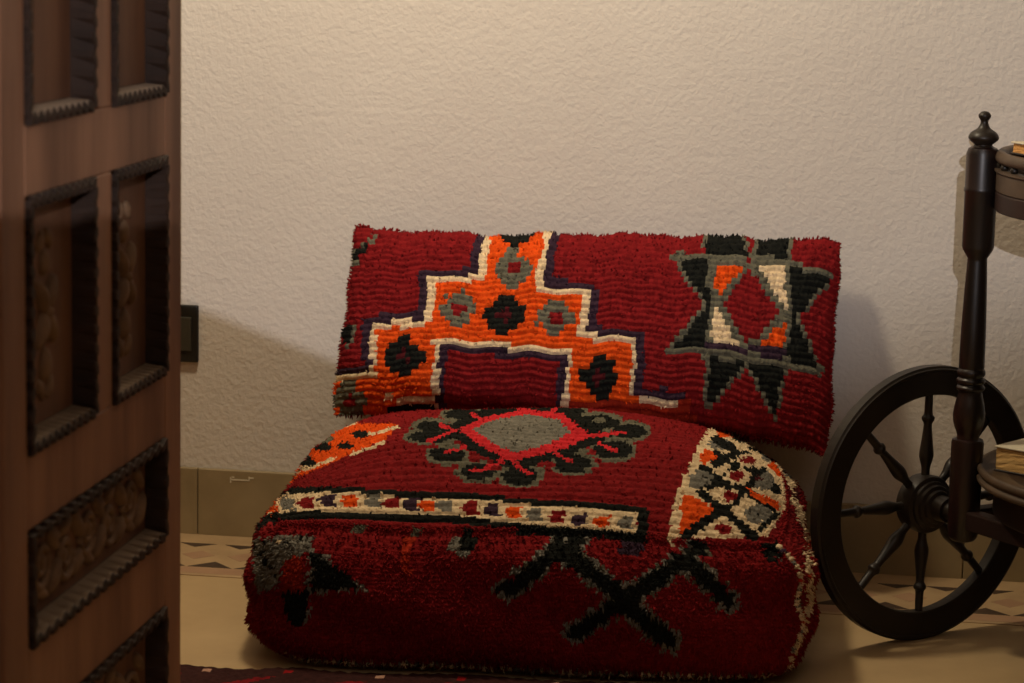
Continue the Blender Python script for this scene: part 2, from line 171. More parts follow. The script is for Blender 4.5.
FRONT_CHART = [
[20,0,3,6,11,0,2,6,10,0,2,4,10,0,30,4,5,0,1,3,3,0,1,7,4,4,14,0,4,4],
[32,0,3,1,8,0,2,7,4,4,16,0,1,7,2,4,1,7,4,4,1,7,7,0,5,5,8,0,1,7,5,4,1,6,13,0,6,4],
[1,0,8,7,1,4,3,7,20,0,2,1,8,0,3,7,3,4,15,0,1,7,7,4,1,7,7,0,5,5,6,0,1,7,5,4,1,7,16,0,3,4,1,0,1,7,1,0],
[2,7,1,4,1,3,2,7,1,4,6,7,20,0,2,1,10,0,3,7,14,0,2,7,8,4,1,6,16,0,1,7,8,4,1,6,21,0],
[14,7,19,0,2,1,26,0,1,7,11,4,2,7,12,0,1,6,10,4,2,7,20,0],
[11,7,2,0,3,4,2,7,15,0,2,1,24,0,1,6,5,4,2,0,1,7,6,4,1,7,1,6,9,0,1,7,5,4,3,7,5,4,1,7,20,0],
[9,7,3,1,1,0,1,7,4,4,1,7,15,0,1,1,22,0,2,7,5,4,1,7,5,0,6,4,1,7,7,0,1,7,5,4,1,7,2,0,1,6,1,0,4,4,1,7,20,0],
[1,4,6,7,5,1,2,0,6,4,14,0,2,1,20,0,1,6,1,7,5,4,1,7,6,0,1,7,6,4,1,7,4,0,1,7,6,4,1,6,4,0,1,6,5,4,1,0,1,6,18,0],
[1,4,6,7,6,1,1,0,1,7,7,4,35,0,5,4,1,6,8,0,2,7,6,4,3,7,6,4,1,7,6,0,1,7,5,4,19,0],
[3,7,2,4,2,7,1,0,5,1,1,0,1,7,9,4,31,0,1,7,5,4,1,7,11,0,1,6,1,7,5,4,1,7,6,4,1,7,8,0,2,7,4,4,2,7,16,0],
[8,7,6,1,1,0,1,7,9,4,1,7,28,0,1,7,6,4,1,7,13,0,1,7,10,4,1,6,12,0,5,4,1,7,15,0],
[6,7,1,4,1,7,1,0,5,1,1,0,1,7,11,4,1,7,26,0,1,7,5,4,1,6,16,0,1,7,7,4,1,7,13,0,1,6,4,4,1,7,15,0],
[8,7,1,0,6,1,1,0,6,4,2,7,1,0,1,7,1,0,1,7,27,0,1,7,3,4,1,7,17,0,1,6,6,4,1,7,15,0,1,7,3,4,1,7,15,0],
[7,7,2,0,5,1,1,4,1,7,1,4,3,7,35,0,4,7,17,0,1,6,7,4,2,7,14,0,2,7,1,4,2,7,15,0],
[5,7,3,0,1,1,6,4,1,7,40,0,1,7,18,0,1,7,9,4,1,7,15,0,2,7,17,0],
[1,7,7,0,7,4,58,0,2,7,11,4,1,6,33,0],
[8,0,6,4,1,7,57,0,1,6,5,4,2,0,1,7,6,4,1,7,32,0],
[8,0,6,4,57,0,1,6,5,4,1,0,1,6,1,0,2,7,6,4,1,7,31,0],
[8,0,6,4,1,7,54,0,2,7,5,4,1,7,4,0,2,7,6,4,31,0],
[8,0,6,4,1,7,53,0,2,7,5,4,2,7,6,0,1,6,6,4,2,7,28,0],
[9,0,5,4,54,0,1,7,5,4,10,0,1,7,6,4,1,7,28,0],
[10,0,4,4,1,7,53,0,1,7,5,4,1,6,10,0,2,7,5,4,1,7,27,0],
[11,0,3,4,55,0,1,7,3,4,1,7,13,0,1,6,4,4,1,7,27,0],
[70,0,3,7,16,0,1,7,2,4,1,7,27,0],
[89,0,4,7,27,0],
[91,0,1,7,28,0],
[120,0],
[120,0],
[120,0],
[120,0],
[120,0],
[120,0],
[120,0],
[120,0]]
LEFT_CHART = [
[27,0,9,2,1,4,1,6,8,4,4,3,5,2,8,0,7,4,2,3,7,7,3,3,4,2,7,4,3,0],
[28,0,4,6,7,4,2,2,4,3,5,2,8,0,6,4,6,3,1,7,1,3,7,2,2,3,8,4,7,0],
[33,0,2,2,5,3,6,2,7,0,6,4,5,3,9,2,1,3,14,4,8,0],
[41,0,1,2,7,0,5,4,3,3,10,2,1,3,9,0,9,4,7,0,3,7],
[45,0,6,4,2,3,8,2,19,0,2,4,7,0,4,7,2,4,1,7],
[84,0,12,7],
[83,0,1,7,5,4,3,7,2,4,2,7],
[83,0,2,4,6,7,2,4,2,7,1,4],
[83,0,13,7],
[88,0,8,7],
[91,0,5,7],
[93,0,3,7],
[94,0,2,7],
[95,0,1,7],
[96,0],
[96,0],
[96,0],
[96,0],
[96,0],
[96,0],
[96,0],
[96,0],
[96,0],
[96,0],
[96,0],
[96,0],
[96,0],
[96,0],
[96,0],
[96,0],
[96,0],
[96,0],
[96,0],
[96,0]]
RIGHT_CHART = [
[3,4,57,0,19,3,5,4,12,0],
[39,0,6,3,7,8,15,3,11,7,1,3,3,0,2,3,12,0],
[32,0,19,3,11,8,14,3,7,7,13,0],
[34,0,17,3,9,0,8,8,4,0,11,3,13,0],
[11,0,4,3,3,0,3,3,2,1,9,0,4,3,2,0,12,3,46,0],
[7,0,6,3,1,0,7,3,1,0,2,3,5,1,4,3,3,0,5,3,1,0,12,3,42,0],
[5,0,5,3,2,0,5,3,3,0,5,3,1,0,2,3,5,1,4,3,2,0,5,3,2,0,2,3,48,0],
[5,0,3,1,3,3,14,0,4,3,1,0,2,3,5,1,4,3,1,0,6,3,48,0],
[5,0,4,3,20,0,2,3,2,0,3,3,4,1,4,3,1,0,6,3,45,0],
[5,0,2,3,30,0,2,3,4,1,4,3,1,0,6,3,42,0],
[6,0,4,3,30,0,2,3,3,1,5,3,1,0,6,3,39,0],
[6,0,2,3,1,0,3,3,31,0,3,3,2,1,5,3,1,0,6,3,36,0],
[7,0,4,3,36,0,2,3,2,0,5,3,2,0,5,3,33,0],
[9,0,5,3,40,0,5,3,2,0,6,3,29,0],
[7,0,5,3,1,0,4,3,79,0],
[5,0,10,3,2,0,1,3,78,0],
[3,0,1,1,6,3,86,0],
[3,0,2,1,2,3,89,0],
[2,0,3,3,91,0],
[2,0,1,3,93,0],
[2,0,3,3,91,0],
[1,0,2,3,93,0],
[2,0,3,3,91,0],
[1,0,3,3,92,0],
[2,0,4,3,90,0],
[1,0,3,3,92,0],
[2,0,3,3,91,0],
[96,0],
[96,0],
[96,0],
[96,0],
[96,0],
[96,0],
[96,0]]

# ---- base surfaces of the two textiles (u, v in -1..1) -------------------
PILLOW_O = np.array([0.130, -0.045, 0.508])
PILLOW_X = np.array([0.99985, 0.0, 0.0165])
PILLOW_D = np.array([0.0, -0.4226, -0.9063])
PILLOW_N = np.array([0.0, -0.9063, 0.4226])
PILLOW_W, PILLOW_L, PILLOW_T = 0.736, 0.288, 0.070

def pillow_surface(side):
    def fn(u, v):
        u = np.asarray(u, float); v = np.asarray(v, float)
        w = (1 - v) / 2                                   # 0 top .. 1 bottom
        au, av = np.abs(u), np.abs(v)
        t = PILLOW_T * np.sqrt(np.clip(1 - au ** 3.2, 0, 1)) * np.sqrt(np.clip(1 - av ** 3.0, 0, 1)) * (0.80 + 0.34 * w)
        t = t + 0.004 * np.sin(5.1 * u + 1.3) * np.sin(3.3 * v + .5) * (1 - au ** 4) * (1 - av ** 4)
        if side < 0:
            t = -0.62 * t
        u = u + 0.004 * np.sin(11 * v + 1) * au ** 8
        lx = u * PILLOW_W / 2 * (1 - 0.012 * np.cos(v * np.pi / 2) ** 2 - 0.02 * np.clip(w - .8, 0, 1) * 5 * au ** 6) - 0.010 * w * np.clip(-u, 0, 1) ** 2
        s = w * PILLOW_L + 0.006 * np.exp(-((u + .42) / .25) ** 2) * (1 - w) + np.where(u > 0, 0.040 * au ** 2.6, 0.006 * au ** 4) * w + 0.0022 * np.sin(17 * u + 2) + 0.0015 * np.sin(39 * u) - 0.004 * (u < -.93) * (1 - w)
        return (PILLOW_O + lx[..., None] * PILLOW_X + s[..., None] * PILLOW_D + t[..., None] * PILLOW_N)
    return fn

POUF_C = (0.100, -0.372); POUF_R = math.radians(4.5)
POUF_HX, POUF_HY, POUF_H, POUF_DOME = 0.361, 0.308, 0.182, 0.098

def pouf_surface(face):
    def fn(u, v):
        u = np.asarray(u, float); v = np.asarray(v, float); o = np.ones_like(u * v)
        uu, vv = u * o, v * o
        a, b, c = {'top': (uu, vv, o), 'front': (uu, -o, vv), 'right': (o, uu, vv), 'left': (-o, -uu, vv),
                   'back': (-uu, o, vv), 'bottom': (uu, -vv, -o)}[face]
        n = 8.0
        k = (np.abs(a) ** n + np.abs(b) ** n + np.abs(c) ** n) ** (1 / n)
        a, b, c = a / k, b / k, c / k
        bulge = 1 + 0.045 * (1 - c * c) - 0.022 * np.clip(-c, 0, 1) ** 3
        x = POUF_HX * a * bulge
        y = POUF_HY * b * bulge
        w = np.clip((c + 1) / 2, 0, 1) ** 2
        z = POUF_H / 2 * (c + 1) + POUF_DOME * w * (1 - np.abs(a) ** 4.2) * (1 - np.abs(b) ** 2.6)
        z = z + 0.005 * np.sin(6 * a + 1) * np.sin(5 * b + .3) * w + 0.004
        x = x + 0.004 * np.sin(9 * c + 4 * b) ; y = y + 0.004 * np.sin(7 * a + 5 * c + 1)
        cr, sr = math.cos(POUF_R), math.sin(POUF_R)
        return np.stack([POUF_C[0] + x * cr - y * sr, POUF_C[1] + x * sr + y * cr, z], -1)
    return fn

# ==========================================================================
# helpers
# ==========================================================================
SC = bpy.context.scene
COL = SC.collection
rng = np.random.default_rng(7)
random.seed(7)
PI = math.pi

def srgb(r, g, b):
    f = lambda c: ((c / 255 + .055) / 1.055) ** 2.4 if c / 255 > .04045 else c / 255 / 12.92
    return (f(r), f(g), f(b))

def link(name, me, mat=None, parent=None, smooth=False):
    o = bpy.data.objects.new(name, me)
    COL.objects.link(o)
    if mat is not None:
        for m in (mat if isinstance(mat, (list, tuple)) else [mat]):
            me.materials.append(m)
    if parent is not None:
        o.parent = parent
        o.matrix_parent_inverse = parent.matrix_world.inverted() if False else Matrix.Translation(-parent.location)
    if smooth:
        for p in me.polygons:
            p.use_smooth = True
    if smooth == 'sharp':
        me.set_sharp_from_angle(angle=math.radians(38))
    return o

def bm_obj(name, bm, mat=None, parent=None, smooth=False):
    bmesh.ops.recalc_face_normals(bm, faces=bm.faces[:])
    me = bpy.data.meshes.new(name)
    bm.to_mesh(me); bm.free()
    return link(name, me, mat, parent, smooth)

def tag(o, label=None, cat=None, group=None, kind=None):
    if label: o['label'] = label
    if cat: o['category'] = cat
    if group: o['group'] = group
    if kind: o['kind'] = kind
    return o

def thing(name, loc, label, cat):
    o = bpy.data.objects.new(name, None)
    o.empty_display_size = .05
    COL.objects.link(o)
    o.location = loc
    return tag(o, label, cat)

def box(bm, lo, hi, bevel=0.0, seg=2, mat=0, M=None):
    vs = [bm.verts.new((x, y, z)) for x in (lo[0], hi[0]) for y in (lo[1], hi[1]) for z in (lo[2], hi[2])]
    idx = [(0, 1, 3, 2), (4, 6, 7, 5), (0, 4, 5, 1), (2, 3, 7, 6), (0, 2, 6, 4), (1, 5, 7, 3)]
    fs = [bm.faces.new([vs[i] for i in f]) for f in idx]
    for f in fs: f.material_index = mat
    if M is not None:
        for v in vs: v.co = M @ v.co
    if bevel:
        es = list({e for f in fs for e in f.edges})
        bmesh.ops.bevel(bm, geom=es, offset=bevel, segments=seg, affect='EDGES', profile=.6)

def lathe(bm, prof, M=None, n=28, cap=True, mat=0):
    """prof: list of (radius, height) along +z of M"""
    M = M or Matrix.Identity(4)
    rings = []
    for r, h in prof:
        rings.append([bm.verts.new(M @ Vector((r * math.cos(2 * PI * k / n), r * math.sin(2 * PI * k / n), h))) for k in range(n)])
    for a, b in zip(rings, rings[1:]):
        for k in range(n):
            f = bm.faces.new((a[k], a[(k + 1) % n], b[(k + 1) % n], b[k])); f.material_index = mat; f.smooth = True
    if cap:
        for r, flip in ((rings[0], True), (rings[-1], False)):
            f = bm.faces.new(list(reversed(r)) if flip else r); f.material_index = mat

def smooth_prof(pts, k=5):
    """catmull-rom through (r, h) points"""
    out = []
    P = [pts[0]] + list(pts) + [pts[-1]]
    for i in range(1, len(P) - 2):
        p0, p1, p2, p3 = P[i - 1], P[i], P[i + 1], P[i + 2]
        for j in range(k):
            t = j / k
            out.append(tuple(.5 * (2 * p1[c] + (p2[c] - p0[c]) * t + (2 * p0[c] - 5 * p1[c] + 4 * p2[c] - p3[c]) * t * t +
                                   (3 * p1[c] - p0[c] - 3 * p2[c] + p3[c]) * t ** 3) for c in (0, 1)))
    out.append(tuple(pts[-1]))
    return [(max(r, .0008), h) for r, h in out]

def tube(bm, pts, rad, n=6):
    pts = [Vector(p) for p in pts]
    rings = []
    for i, p in enumerate(pts):
        d = (pts[min(i + 1, len(pts) - 1)] - pts[max(i - 1, 0)]).normalized()
        a = d.orthogonal().normalized() if abs(d.z) > .9 else d.cross(Vector((0, 0, 1))).normalized()
        b = d.cross(a)
        r = rad[i] if isinstance(rad, (list, tuple)) else rad
        rings.append([bm.verts.new(p + (a * math.cos(2 * PI * k / n) + b * math.sin(2 * PI * k / n)) * r) for k in range(n)])
    for a, b in zip(rings, rings[1:]):
        for k in range(n):
            f = bm.faces.new((a[k], a[(k + 1) % n], b[(k + 1) % n], b[k])); f.smooth = True
    bm.faces.new(rings[0]); bm.faces.new(rings[-1])

def frame(origin, zdir, xdir):
    z = Vector(zdir).normalized(); x = Vector(xdir); x = (x - z * x.dot(z)).normalized(); y = z.cross(x)
    M = Matrix((x, y, z)).transposed().to_4x4(); M.translation = Vector(origin)
    return M

# ==========================================================================
# materials
# ==========================================================================
def new_mat(name):
    m = bpy.data.materials.new(name); m.use_nodes = True
    nt = m.node_tree
    return m, nt, nt.nodes['Principled BSDF']

def node(nt, t, **kw):
    n = nt.nodes.new(t)
    for k, v in kw.items():
        if k.startswith('i_'): n.inputs[k[2:].replace('_', ' ')].default_value = v
        else: setattr(n, k, v)
    return n

def mottled(name, c1, c2, scale, rough=.8, bump=0.0, bscale=60, bdist=.002, detail=6, stretch=None, spec=.5, coat=0.0, w=(.3, .7)):
    m, nt, b = new_mat(name)
    tc = node(nt, 'ShaderNodeTexCoord')
    mp = node(nt, 'ShaderNodeMapping'); nt.links.new(tc.outputs['Object'], mp.inputs['Vector'])
    if stretch: mp.inputs['Scale'].default_value = stretch
    nz = node(nt, 'ShaderNodeTexNoise', i_Scale=scale, i_Detail=detail, i_Roughness=.62)
    nt.links.new(mp.outputs[0], nz.inputs['Vector'])
    cr = node(nt, 'ShaderNodeValToRGB')
    cr.color_ramp.elements[0].position, cr.color_ramp.elements[1].position = w
    cr.color_ramp.elements[0].color = (*c1, 1); cr.color_ramp.elements[1].color = (*c2, 1)
    nt.links.new(nz.outputs['Fac'], cr.inputs[0]); nt.links.new(cr.outputs[0], b.inputs['Base Color'])
    b.inputs['Roughness'].default_value = rough
    b.inputs['Specular IOR Level'].default_value = spec
    b.inputs['Coat Weight'].default_value = coat
    if bump:
        n2 = node(nt, 'ShaderNodeTexNoise', i_Scale=bscale, i_Detail=5.0, i_Roughness=.6)
        nt.links.new(mp.outputs[0], n2.inputs['Vector'])
        bp = node(nt, 'ShaderNodeBump', i_Strength=bump, i_Distance=bdist)
        nt.links.new(n2.outputs['Fac'], bp.inputs['Height']); nt.links.new(bp.outputs[0], b.inputs['Normal'])
    return m

def plaster_mat():
    m, nt, b = new_mat('plaster')
    tc = node(nt, 'ShaderNodeTexCoord')
    n1 = node(nt, 'ShaderNodeTexNoise', i_Scale=120.0, i_Detail=3.0, i_Roughness=.5, i_Distortion=.25)
    n2 = node(nt, 'ShaderNodeTexNoise', i_Scale=34.0, i_Detail=2.0, i_Distortion=.4)
    n3 = node(nt, 'ShaderNodeTexNoise', i_Scale=3.0, i_Detail=4.0)
    for n in (n1, n2, n3): nt.links.new(tc.outputs['Object'], n.inputs['Vector'])
    cr = node(nt, 'ShaderNodeValToRGB')
    cr.color_ramp.elements[0].position = .3; cr.color_ramp.elements[1].position = .7
    cr.color_ramp.elements[0].color = (*PLASTER[0], 1); cr.color_ramp.elements[1].color = (*PLASTER[1], 1)
    nt.links.new(n3.outputs['Fac'], cr.inputs[0]); nt.links.new(cr.outputs[0], b.inputs['Base Color'])
    ad = node(nt, 'ShaderNodeMath', operation='MULTIPLY_ADD'); ad.inputs[1].default_value = .7
    nt.links.new(n2.outputs['Fac'], ad.inputs[0]); nt.links.new(n1.outputs['Fac'], ad.inputs[2])
    bp = node(nt, 'ShaderNodeBump', i_Strength=.42, i_Distance=.004)
    nt.links.new(ad.outputs[0], bp.inputs['Height']); nt.links.new(bp.outputs[0], b.inputs['Normal'])
    b.inputs['Roughness'].default_value = .85; b.inputs['Specular IOR Level'].default_value = .25
    return m

def wool_mat():
    m, nt, b = new_mat('wool')
    at = node(nt, 'ShaderNodeAttribute', attribute_name='dye')
    tc = node(nt, 'ShaderNodeTexCoord')
    nz = node(nt, 'ShaderNodeTexNoise', i_Scale=420.0, i_Detail=3.0)
    nt.links.new(tc.outputs['Object'], nz.inputs['Vector'])
    mr = node(nt, 'ShaderNodeMapRange'); mr.inputs['To Min'].default_value = .78; mr.inputs['To Max'].default_value = 1.2
    nt.links.new(nz.outputs['Fac'], mr.inputs['Value'])
    mx = node(nt, 'ShaderNodeVectorMath', operation='SCALE')
    nt.links.new(at.outputs['Color'], mx.inputs[0]); nt.links.new(mr.outputs[0], mx.inputs['Scale'])
    nt.links.new(mx.outputs[0], b.inputs['Base Color'])
    bp = node(nt, 'ShaderNodeBump', i_Strength=.6, i_Distance=.002)
    nt.links.new(nz.outputs['Fac'], bp.inputs['Height']); nt.links.new(bp.outputs[0], b.inputs['Normal'])
    b.inputs['Roughness'].default_value = .95; b.inputs['Specular IOR Level'].default_value = .08
    return m

PLASTER = (srgb(205, 197, 187), srgb(212, 205, 195))
M_PLASTER = plaster_mat()
M_CEIL = mottled('ceiling_paint', srgb(200, 190, 175), srgb(208, 198, 184), 3, .9)
M_OCHRE = mottled('dark_ochre_plaster', srgb(112, 88, 62), srgb(124, 98, 70), 3, .9, .2, 60, .003)
M_FLOOR = mottled('cement_floor', srgb(164, 138, 100), srgb(182, 155, 114), 5, .55, .12, 40, .001, spec=.3)
M_TILE = mottled('skirting_tile', srgb(138, 121, 90), srgb(160, 142, 108), 9, .5, .15, 70, .001, spec=.3)
M_GROUT = mottled('grout', srgb(118, 104, 76), srgb(130, 116, 86), 20, .9)
M_BORDER = mottled('border_tile_buff', srgb(158, 131, 98), srgb(180, 152, 114), 14, .5, .1, 60, .001, spec=.3)
M_BORDERP = mottled('border_tile_rose', srgb(150, 116, 90), srgb(168, 134, 104), 18, .5, .1, 60, .001, spec=.3)
M_BORDERK = mottled('border_tile_dark', srgb(58, 44, 36), srgb(74, 58, 46), 20, .5, spec=.3)
M_DOOR = mottled('old_cedar', srgb(98, 66, 47), srgb(148, 108, 82), 7, .62, .25, 30, .003, stretch=(1, 1.3, .16), spec=.3, w=(.35, .68))
M_DOORP = mottled('old_cedar_panel', srgb(84, 56, 40), srgb(118, 82, 58), 9, .65, .3, 34, .003, stretch=(1, 1.3, .2), spec=.25, w=(.35, .68))
M_LEDGE = mottled('toplit_dusty_ledge', srgb(98, 82, 66), srgb(122, 104, 86), 16, .8, .2, 60, .002, spec=.15)  # pale tone of top light and dust painted into the up-facing ledges
M_CARV = mottled('dark_shaded_moulding', srgb(32, 22, 16), srgb(50, 34, 25), 16, .75, .2, 60, .002, spec=.2)  # dark wood, with the shade of the recess sides put into its colour
M_RELIEF = mottled('carved_cedar', srgb(82, 60, 44), srgb(122, 96, 72), 22, .7, .2, 60, .002, spec=.2)
M_BLACKWOOD = mottled('black_lacquered_wood', srgb(24, 20, 17), srgb(40, 32, 25), 12, .42, .1, 60, .001, spec=.35)
M_POST = mottled('worn_mahogany', srgb(18, 12, 10), srgb(54, 22, 17), 10, .38, .1, 50, .001, stretch=(1, 1, .35), spec=.45, coat=.15, w=(.42, .75))
M_RAIL = mottled('worn_walnut', srgb(58, 46, 36), srgb(88, 72, 57), 14, .5, .15, 50, .001, spec=.35)
M_TRAY = mottled('dark_tray_board', srgb(26, 17, 14), srgb(44, 26, 22), 9, .5, spec=.35)
M_PLATE = mottled('switch_plate', srgb(22, 21, 19), srgb(28, 27, 24), 30, .4, spec=.4)
M_ROCK = mottled('switch_rocker', srgb(56, 53, 44), srgb(64, 60, 50), 30, .45, spec=.4)
M_PAGES = mottled('yellowed_pages', srgb(196, 152, 88), srgb(222, 184, 118), 14, .85, .5, 120, .002, stretch=(1, 1, 14))
M_PAGES2 = mottled('browned_pages', srgb(190, 132, 66), srgb(214, 160, 88), 14, .85, .5, 120, .002, stretch=(1, 1, 14))
M_COVER = mottled('book_cover_dark', srgb(30, 22, 18), srgb(46, 33, 26), 20, .6)
M_COVERP = mottled('book_cover_paper', srgb(196, 186, 160), srgb(212, 203, 178), 12, .8)
M_BRASS = mottled('dull_brass', srgb(120, 92, 48), srgb(140, 110, 60), 30, .4); M_BRASS.node_tree.nodes['Principled BSDF'].inputs['Metallic'].default_value = .9
M_WOOL = wool_mat()

DYE = {k: np.array(srgb(*v)) for k, v in {
    'R': (119, 24, 26), 'E': (150, 42, 24), 'O': (212, 76, 20), 'W': (214, 190, 152), 'K': (26, 27, 24), 'P': (54, 38, 50),
    'G': (96, 93, 78), 'S': (112, 108, 98), 'D': (72, 22, 26), 'N': (190, 40, 46)}.items()}

# ==========================================================================
# the room
# ==========================================================================
def slab(name, lo, hi, mat, **kw):
    bm = bmesh.new(); box(bm, lo, hi)
    o = bm_obj(name, bm, mat); tag(o, kind='structure')
    return o

X0, X1, Y0, Y1, H = -3.0, 3.0, -6.6, 0.0, 2.85
slab('floor', (X0 - .1, Y0 - .1, -.1), (X1 + .1, Y1 + .1, 0), M_FLOOR)
slab('ceiling', (X0 - .1, Y0 - .1, H), (X1 + .1, Y1 + .1, H + .1), M_CEIL)
slab('wall_back', (X0 - .1, 0, 0), (X1 + .1, .12, H), M_PLASTER)
slab('wall_left', (X0 - .12, Y0, 0), (X0, 0, H), M_OCHRE)
slab('wall_right', (X1, Y0, 0), (X1 + .12, 0, H), M_OCHRE)
slab('wall_front', (X0, Y0 - .12, 0), (X1, Y0, H), M_OCHRE)

# the wall with the doorway the photograph is taken through
bm = bmesh.new()
DW0, DW1, DH = -.262, 1.10, 2.12
box(bm, (X0, -1.87, 0), (DW0, -1.75, H)); box(bm, (DW1, -1.87, 0), (X1, -1.75, H)); box(bm, (DW0, -1.87, DH), (DW1, -1.75, H))
tag(bm_obj('wall_doorway', bm, M_OCHRE), kind='structure')

# unseen blocker added behind the camera, its top shaped to cut the hall light
bm = bmesh.new()
BX, BY, BZ = B_LOC
TY = -3.90
kq = (TY - 0) / BY
def over(xw, zw):
    return (xw + (BX - xw) * kq, zw + (BZ - zw) * kq)
top = [over(*q) for q in CUT]
ring = [(top[0][0] - .9, 0), (top[-1][0] + .9, 0), (top[-1][0] + .9, top[-1][1] + .12)] + top[::-1] + [(top[0][0] - .9, top[0][1] + .297)]
f0 = [bm.verts.new((x, TY, z)) for x, z in ring]; f1 = [bm.verts.new((x, TY - .06, z)) for x, z in ring]
bm.faces.new(f0); bm.faces.new(f1[::-1])
for k in range(len(ring)):
    bm.faces.new((f0[k], f1[k], f1[(k + 1) % len(ring)], f0[(k + 1) % len(ring)]))
tag(bm_obj('hall_light_blocker', bm, M_OCHRE), kind='structure')
# unseen block added close to the hall lamp for a soft shadow at right
bm = bmesh.new()
kq = (BY + .022) / BY
top = [over(*q) for q in CUT_SOFT]
ring = [(top[0][0], BZ - .5), (top[-1][0], BZ - .5)] + top[::-1]
f0 = [bm.verts.new((x, BY + .022, z)) for x, z in ring]; f1 = [bm.verts.new((x, BY + .012, z)) for x, z in ring]
bm.faces.new(f0); bm.faces.new(f1[::-1])
for k in range(len(ring)):
    bm.faces.new((f0[k], f1[k], f1[(k + 1) % len(ring)], f0[(k + 1) % len(ring)]))
tag(bm_obj('soft_edge_blocker', bm, M_OCHRE), kind='structure')

# skirting of tiles with open joints
bm = bmesh.new()
box(bm, (X0, -.004, 0), (X1, 0, .107), mat=1)
x = -.497 - .40 * 5
while x < X1:
    xa, xb = max(x, X0), min(x + .40, X1)
    if xb - xa > .02: box(bm, (xa + .0007, -.010, .0005), (xb - .0007, -.001, .108 + random.uniform(-.0006, .0006)), .0012, 1)
    x += .40
tag(bm_obj('baseboard_back', bm, [M_TILE, M_GROUT]), kind='structure')
# chipped scratches on the skirting
bm = bmesh.new()
for (sx, sz, w) in ((-.443, .092, .030), (-.441, .096, .004), (-.412, .096, .006)):
    box(bm, (sx, -.0106, sz), (sx + w, -.0098, sz + .0022))
for (sx, sz, h) in ((-.444, .088, .009), (-.414, .093, .006)):
    box(bm, (sx, -.0106, sz), (sx + .002, -.0098, sz + h))
sc_o = bm_obj('chipped_glaze', bm, M_COVERP, bpy.data.objects['baseboard_back'])

# patterned cement border laid along the wall (mosaic of three colours, one flat course)
bm = bmesh.new()
p = .0722
TH = .0012
def tri(pts, mi, z):
    lo = [bm.verts.new((q[0], q[1], 0)) for q in pts]; hi = [bm.verts.new((q[0], q[1], z)) for q in pts]
    f = bm.faces.new(hi); f.material_index = mi
    for k in range(len(pts)):
        g = bm.faces.new((lo[k], lo[(k + 1) % len(pts)], hi[(k + 1) % len(pts)], hi[k])); g.material_index = mi
tri([(X0, -.257), (X1, -.257), (X1, -.002), (X0, -.002)], 0, TH)
tri([(X0, -.245), (X1, -.245), (X1, -.211), (X0, -.211)], 1, TH + .0002)
k0 = int((X0 + .479) / p) + 1
for k in range(k0, int((X1 + .479) / p) - 1):
    cx = -.479 + k * p
    tri([(cx - .029, -.0675), (cx, -.091), (cx + .029, -.0675)], 2, TH + .0004)
    cx2 = -.423 + k * p
    tri([(cx2 - .034, -.2085), (cx2 + .034, -.2085), (cx2, -.174)], 2, TH + .0004)
    cm = cx + p * .26
    tri([(cm - p * .36, -.137), (cm, -.112), (cm + p * .36, -.137), (cm, -.164)], 1, TH + .0002)
tag(bm_obj('trim_1', bm, [M_BORDER, M_BORDERP, M_BORDERK]), kind='structure')

# ==========================================================================
# light switch
# ==========================================================================
sw = thing('light_switch', (-.555, 0, .32), 'black wall switch plate on the plaster just beside the carved door edge', 'light switch')
bm = bmesh.new(); box(bm, (-.618, -.009, .2775), (-.4975, 0, .3685), .003, 3)
bm_obj('plate', bm, M_PLATE, sw)
for rx in (-.610, -.557):
    bm = bmesh.new()
    Mr = Matrix.Translation((rx + .0253, -.009, .323)) @ Matrix.Rotation(math.radians(3), 4, 'X')
    box(bm, (-.0243, -.0045, -.027), (.0243, .003, .027), .0015, 2, M=Mr)
    tag(bm_obj('rocker', bm, M_ROCK, sw), 'grey rocker')

# ==========================================================================
# carved door leaf, opened square to the wall
# ==========================================================================
XD = -.205
FREE, HINGE = -1.133, -1.703
ZB, ZT = .012, 2.06
door = thing('door_leaf', (XD - .02, HINGE, 0), 'tall dark carved cedar door leaf standing open at the left', 'door')
PAN = [  # (y0, y1, z0, z1, kind)
    (-1.640, -1.197, .030, .219, 'low'), (-1.640, -1.197, .296, .408, 'scroll'),
    (-1.640, -1.443, .479, .716, 'sprig'), (-1.384, -1.195, .479, .716, 'sprig'),
    (-1.640, -1.443, .781, 1.36, 'plain'), (-1.384, -1.195, .781, 1.36, 'plain'),
    (-1.640, -1.197, 1.425, 1.545, 'scroll'), (-1.640, -1.443, 1.615, 1.98, 'sprig'), (-1.384, -1.195, 1.615, 1.98, 'sprig')]
TK = .042
def plank(name, y0, y1, z0, z1):
    bm = bmesh.new(); box(bm, (XD - TK, y0, z0), (XD, y1, z1), .0015, 1)
    return bm_obj(name, bm, M_DOOR, door)
plank('stile', -1.195, FREE, ZB, ZT); plank('stile', HINGE, -1.641, ZB, ZT)
for z0, z1 in ((.479, .716), (.781, 1.36), (1.615, 1.98)): plank('mullion', -1.443, -1.384, z0, z1)
zs = [ZB, .030, .219, .296, .408, .479, .716, .781, 1.36, 1.425, 1.545, 1.615, 1.98, ZT]
for z0, z1 in zip(zs[0::2], zs[1::2]): plank('rail', -1.641, -1.195, z0, z1)

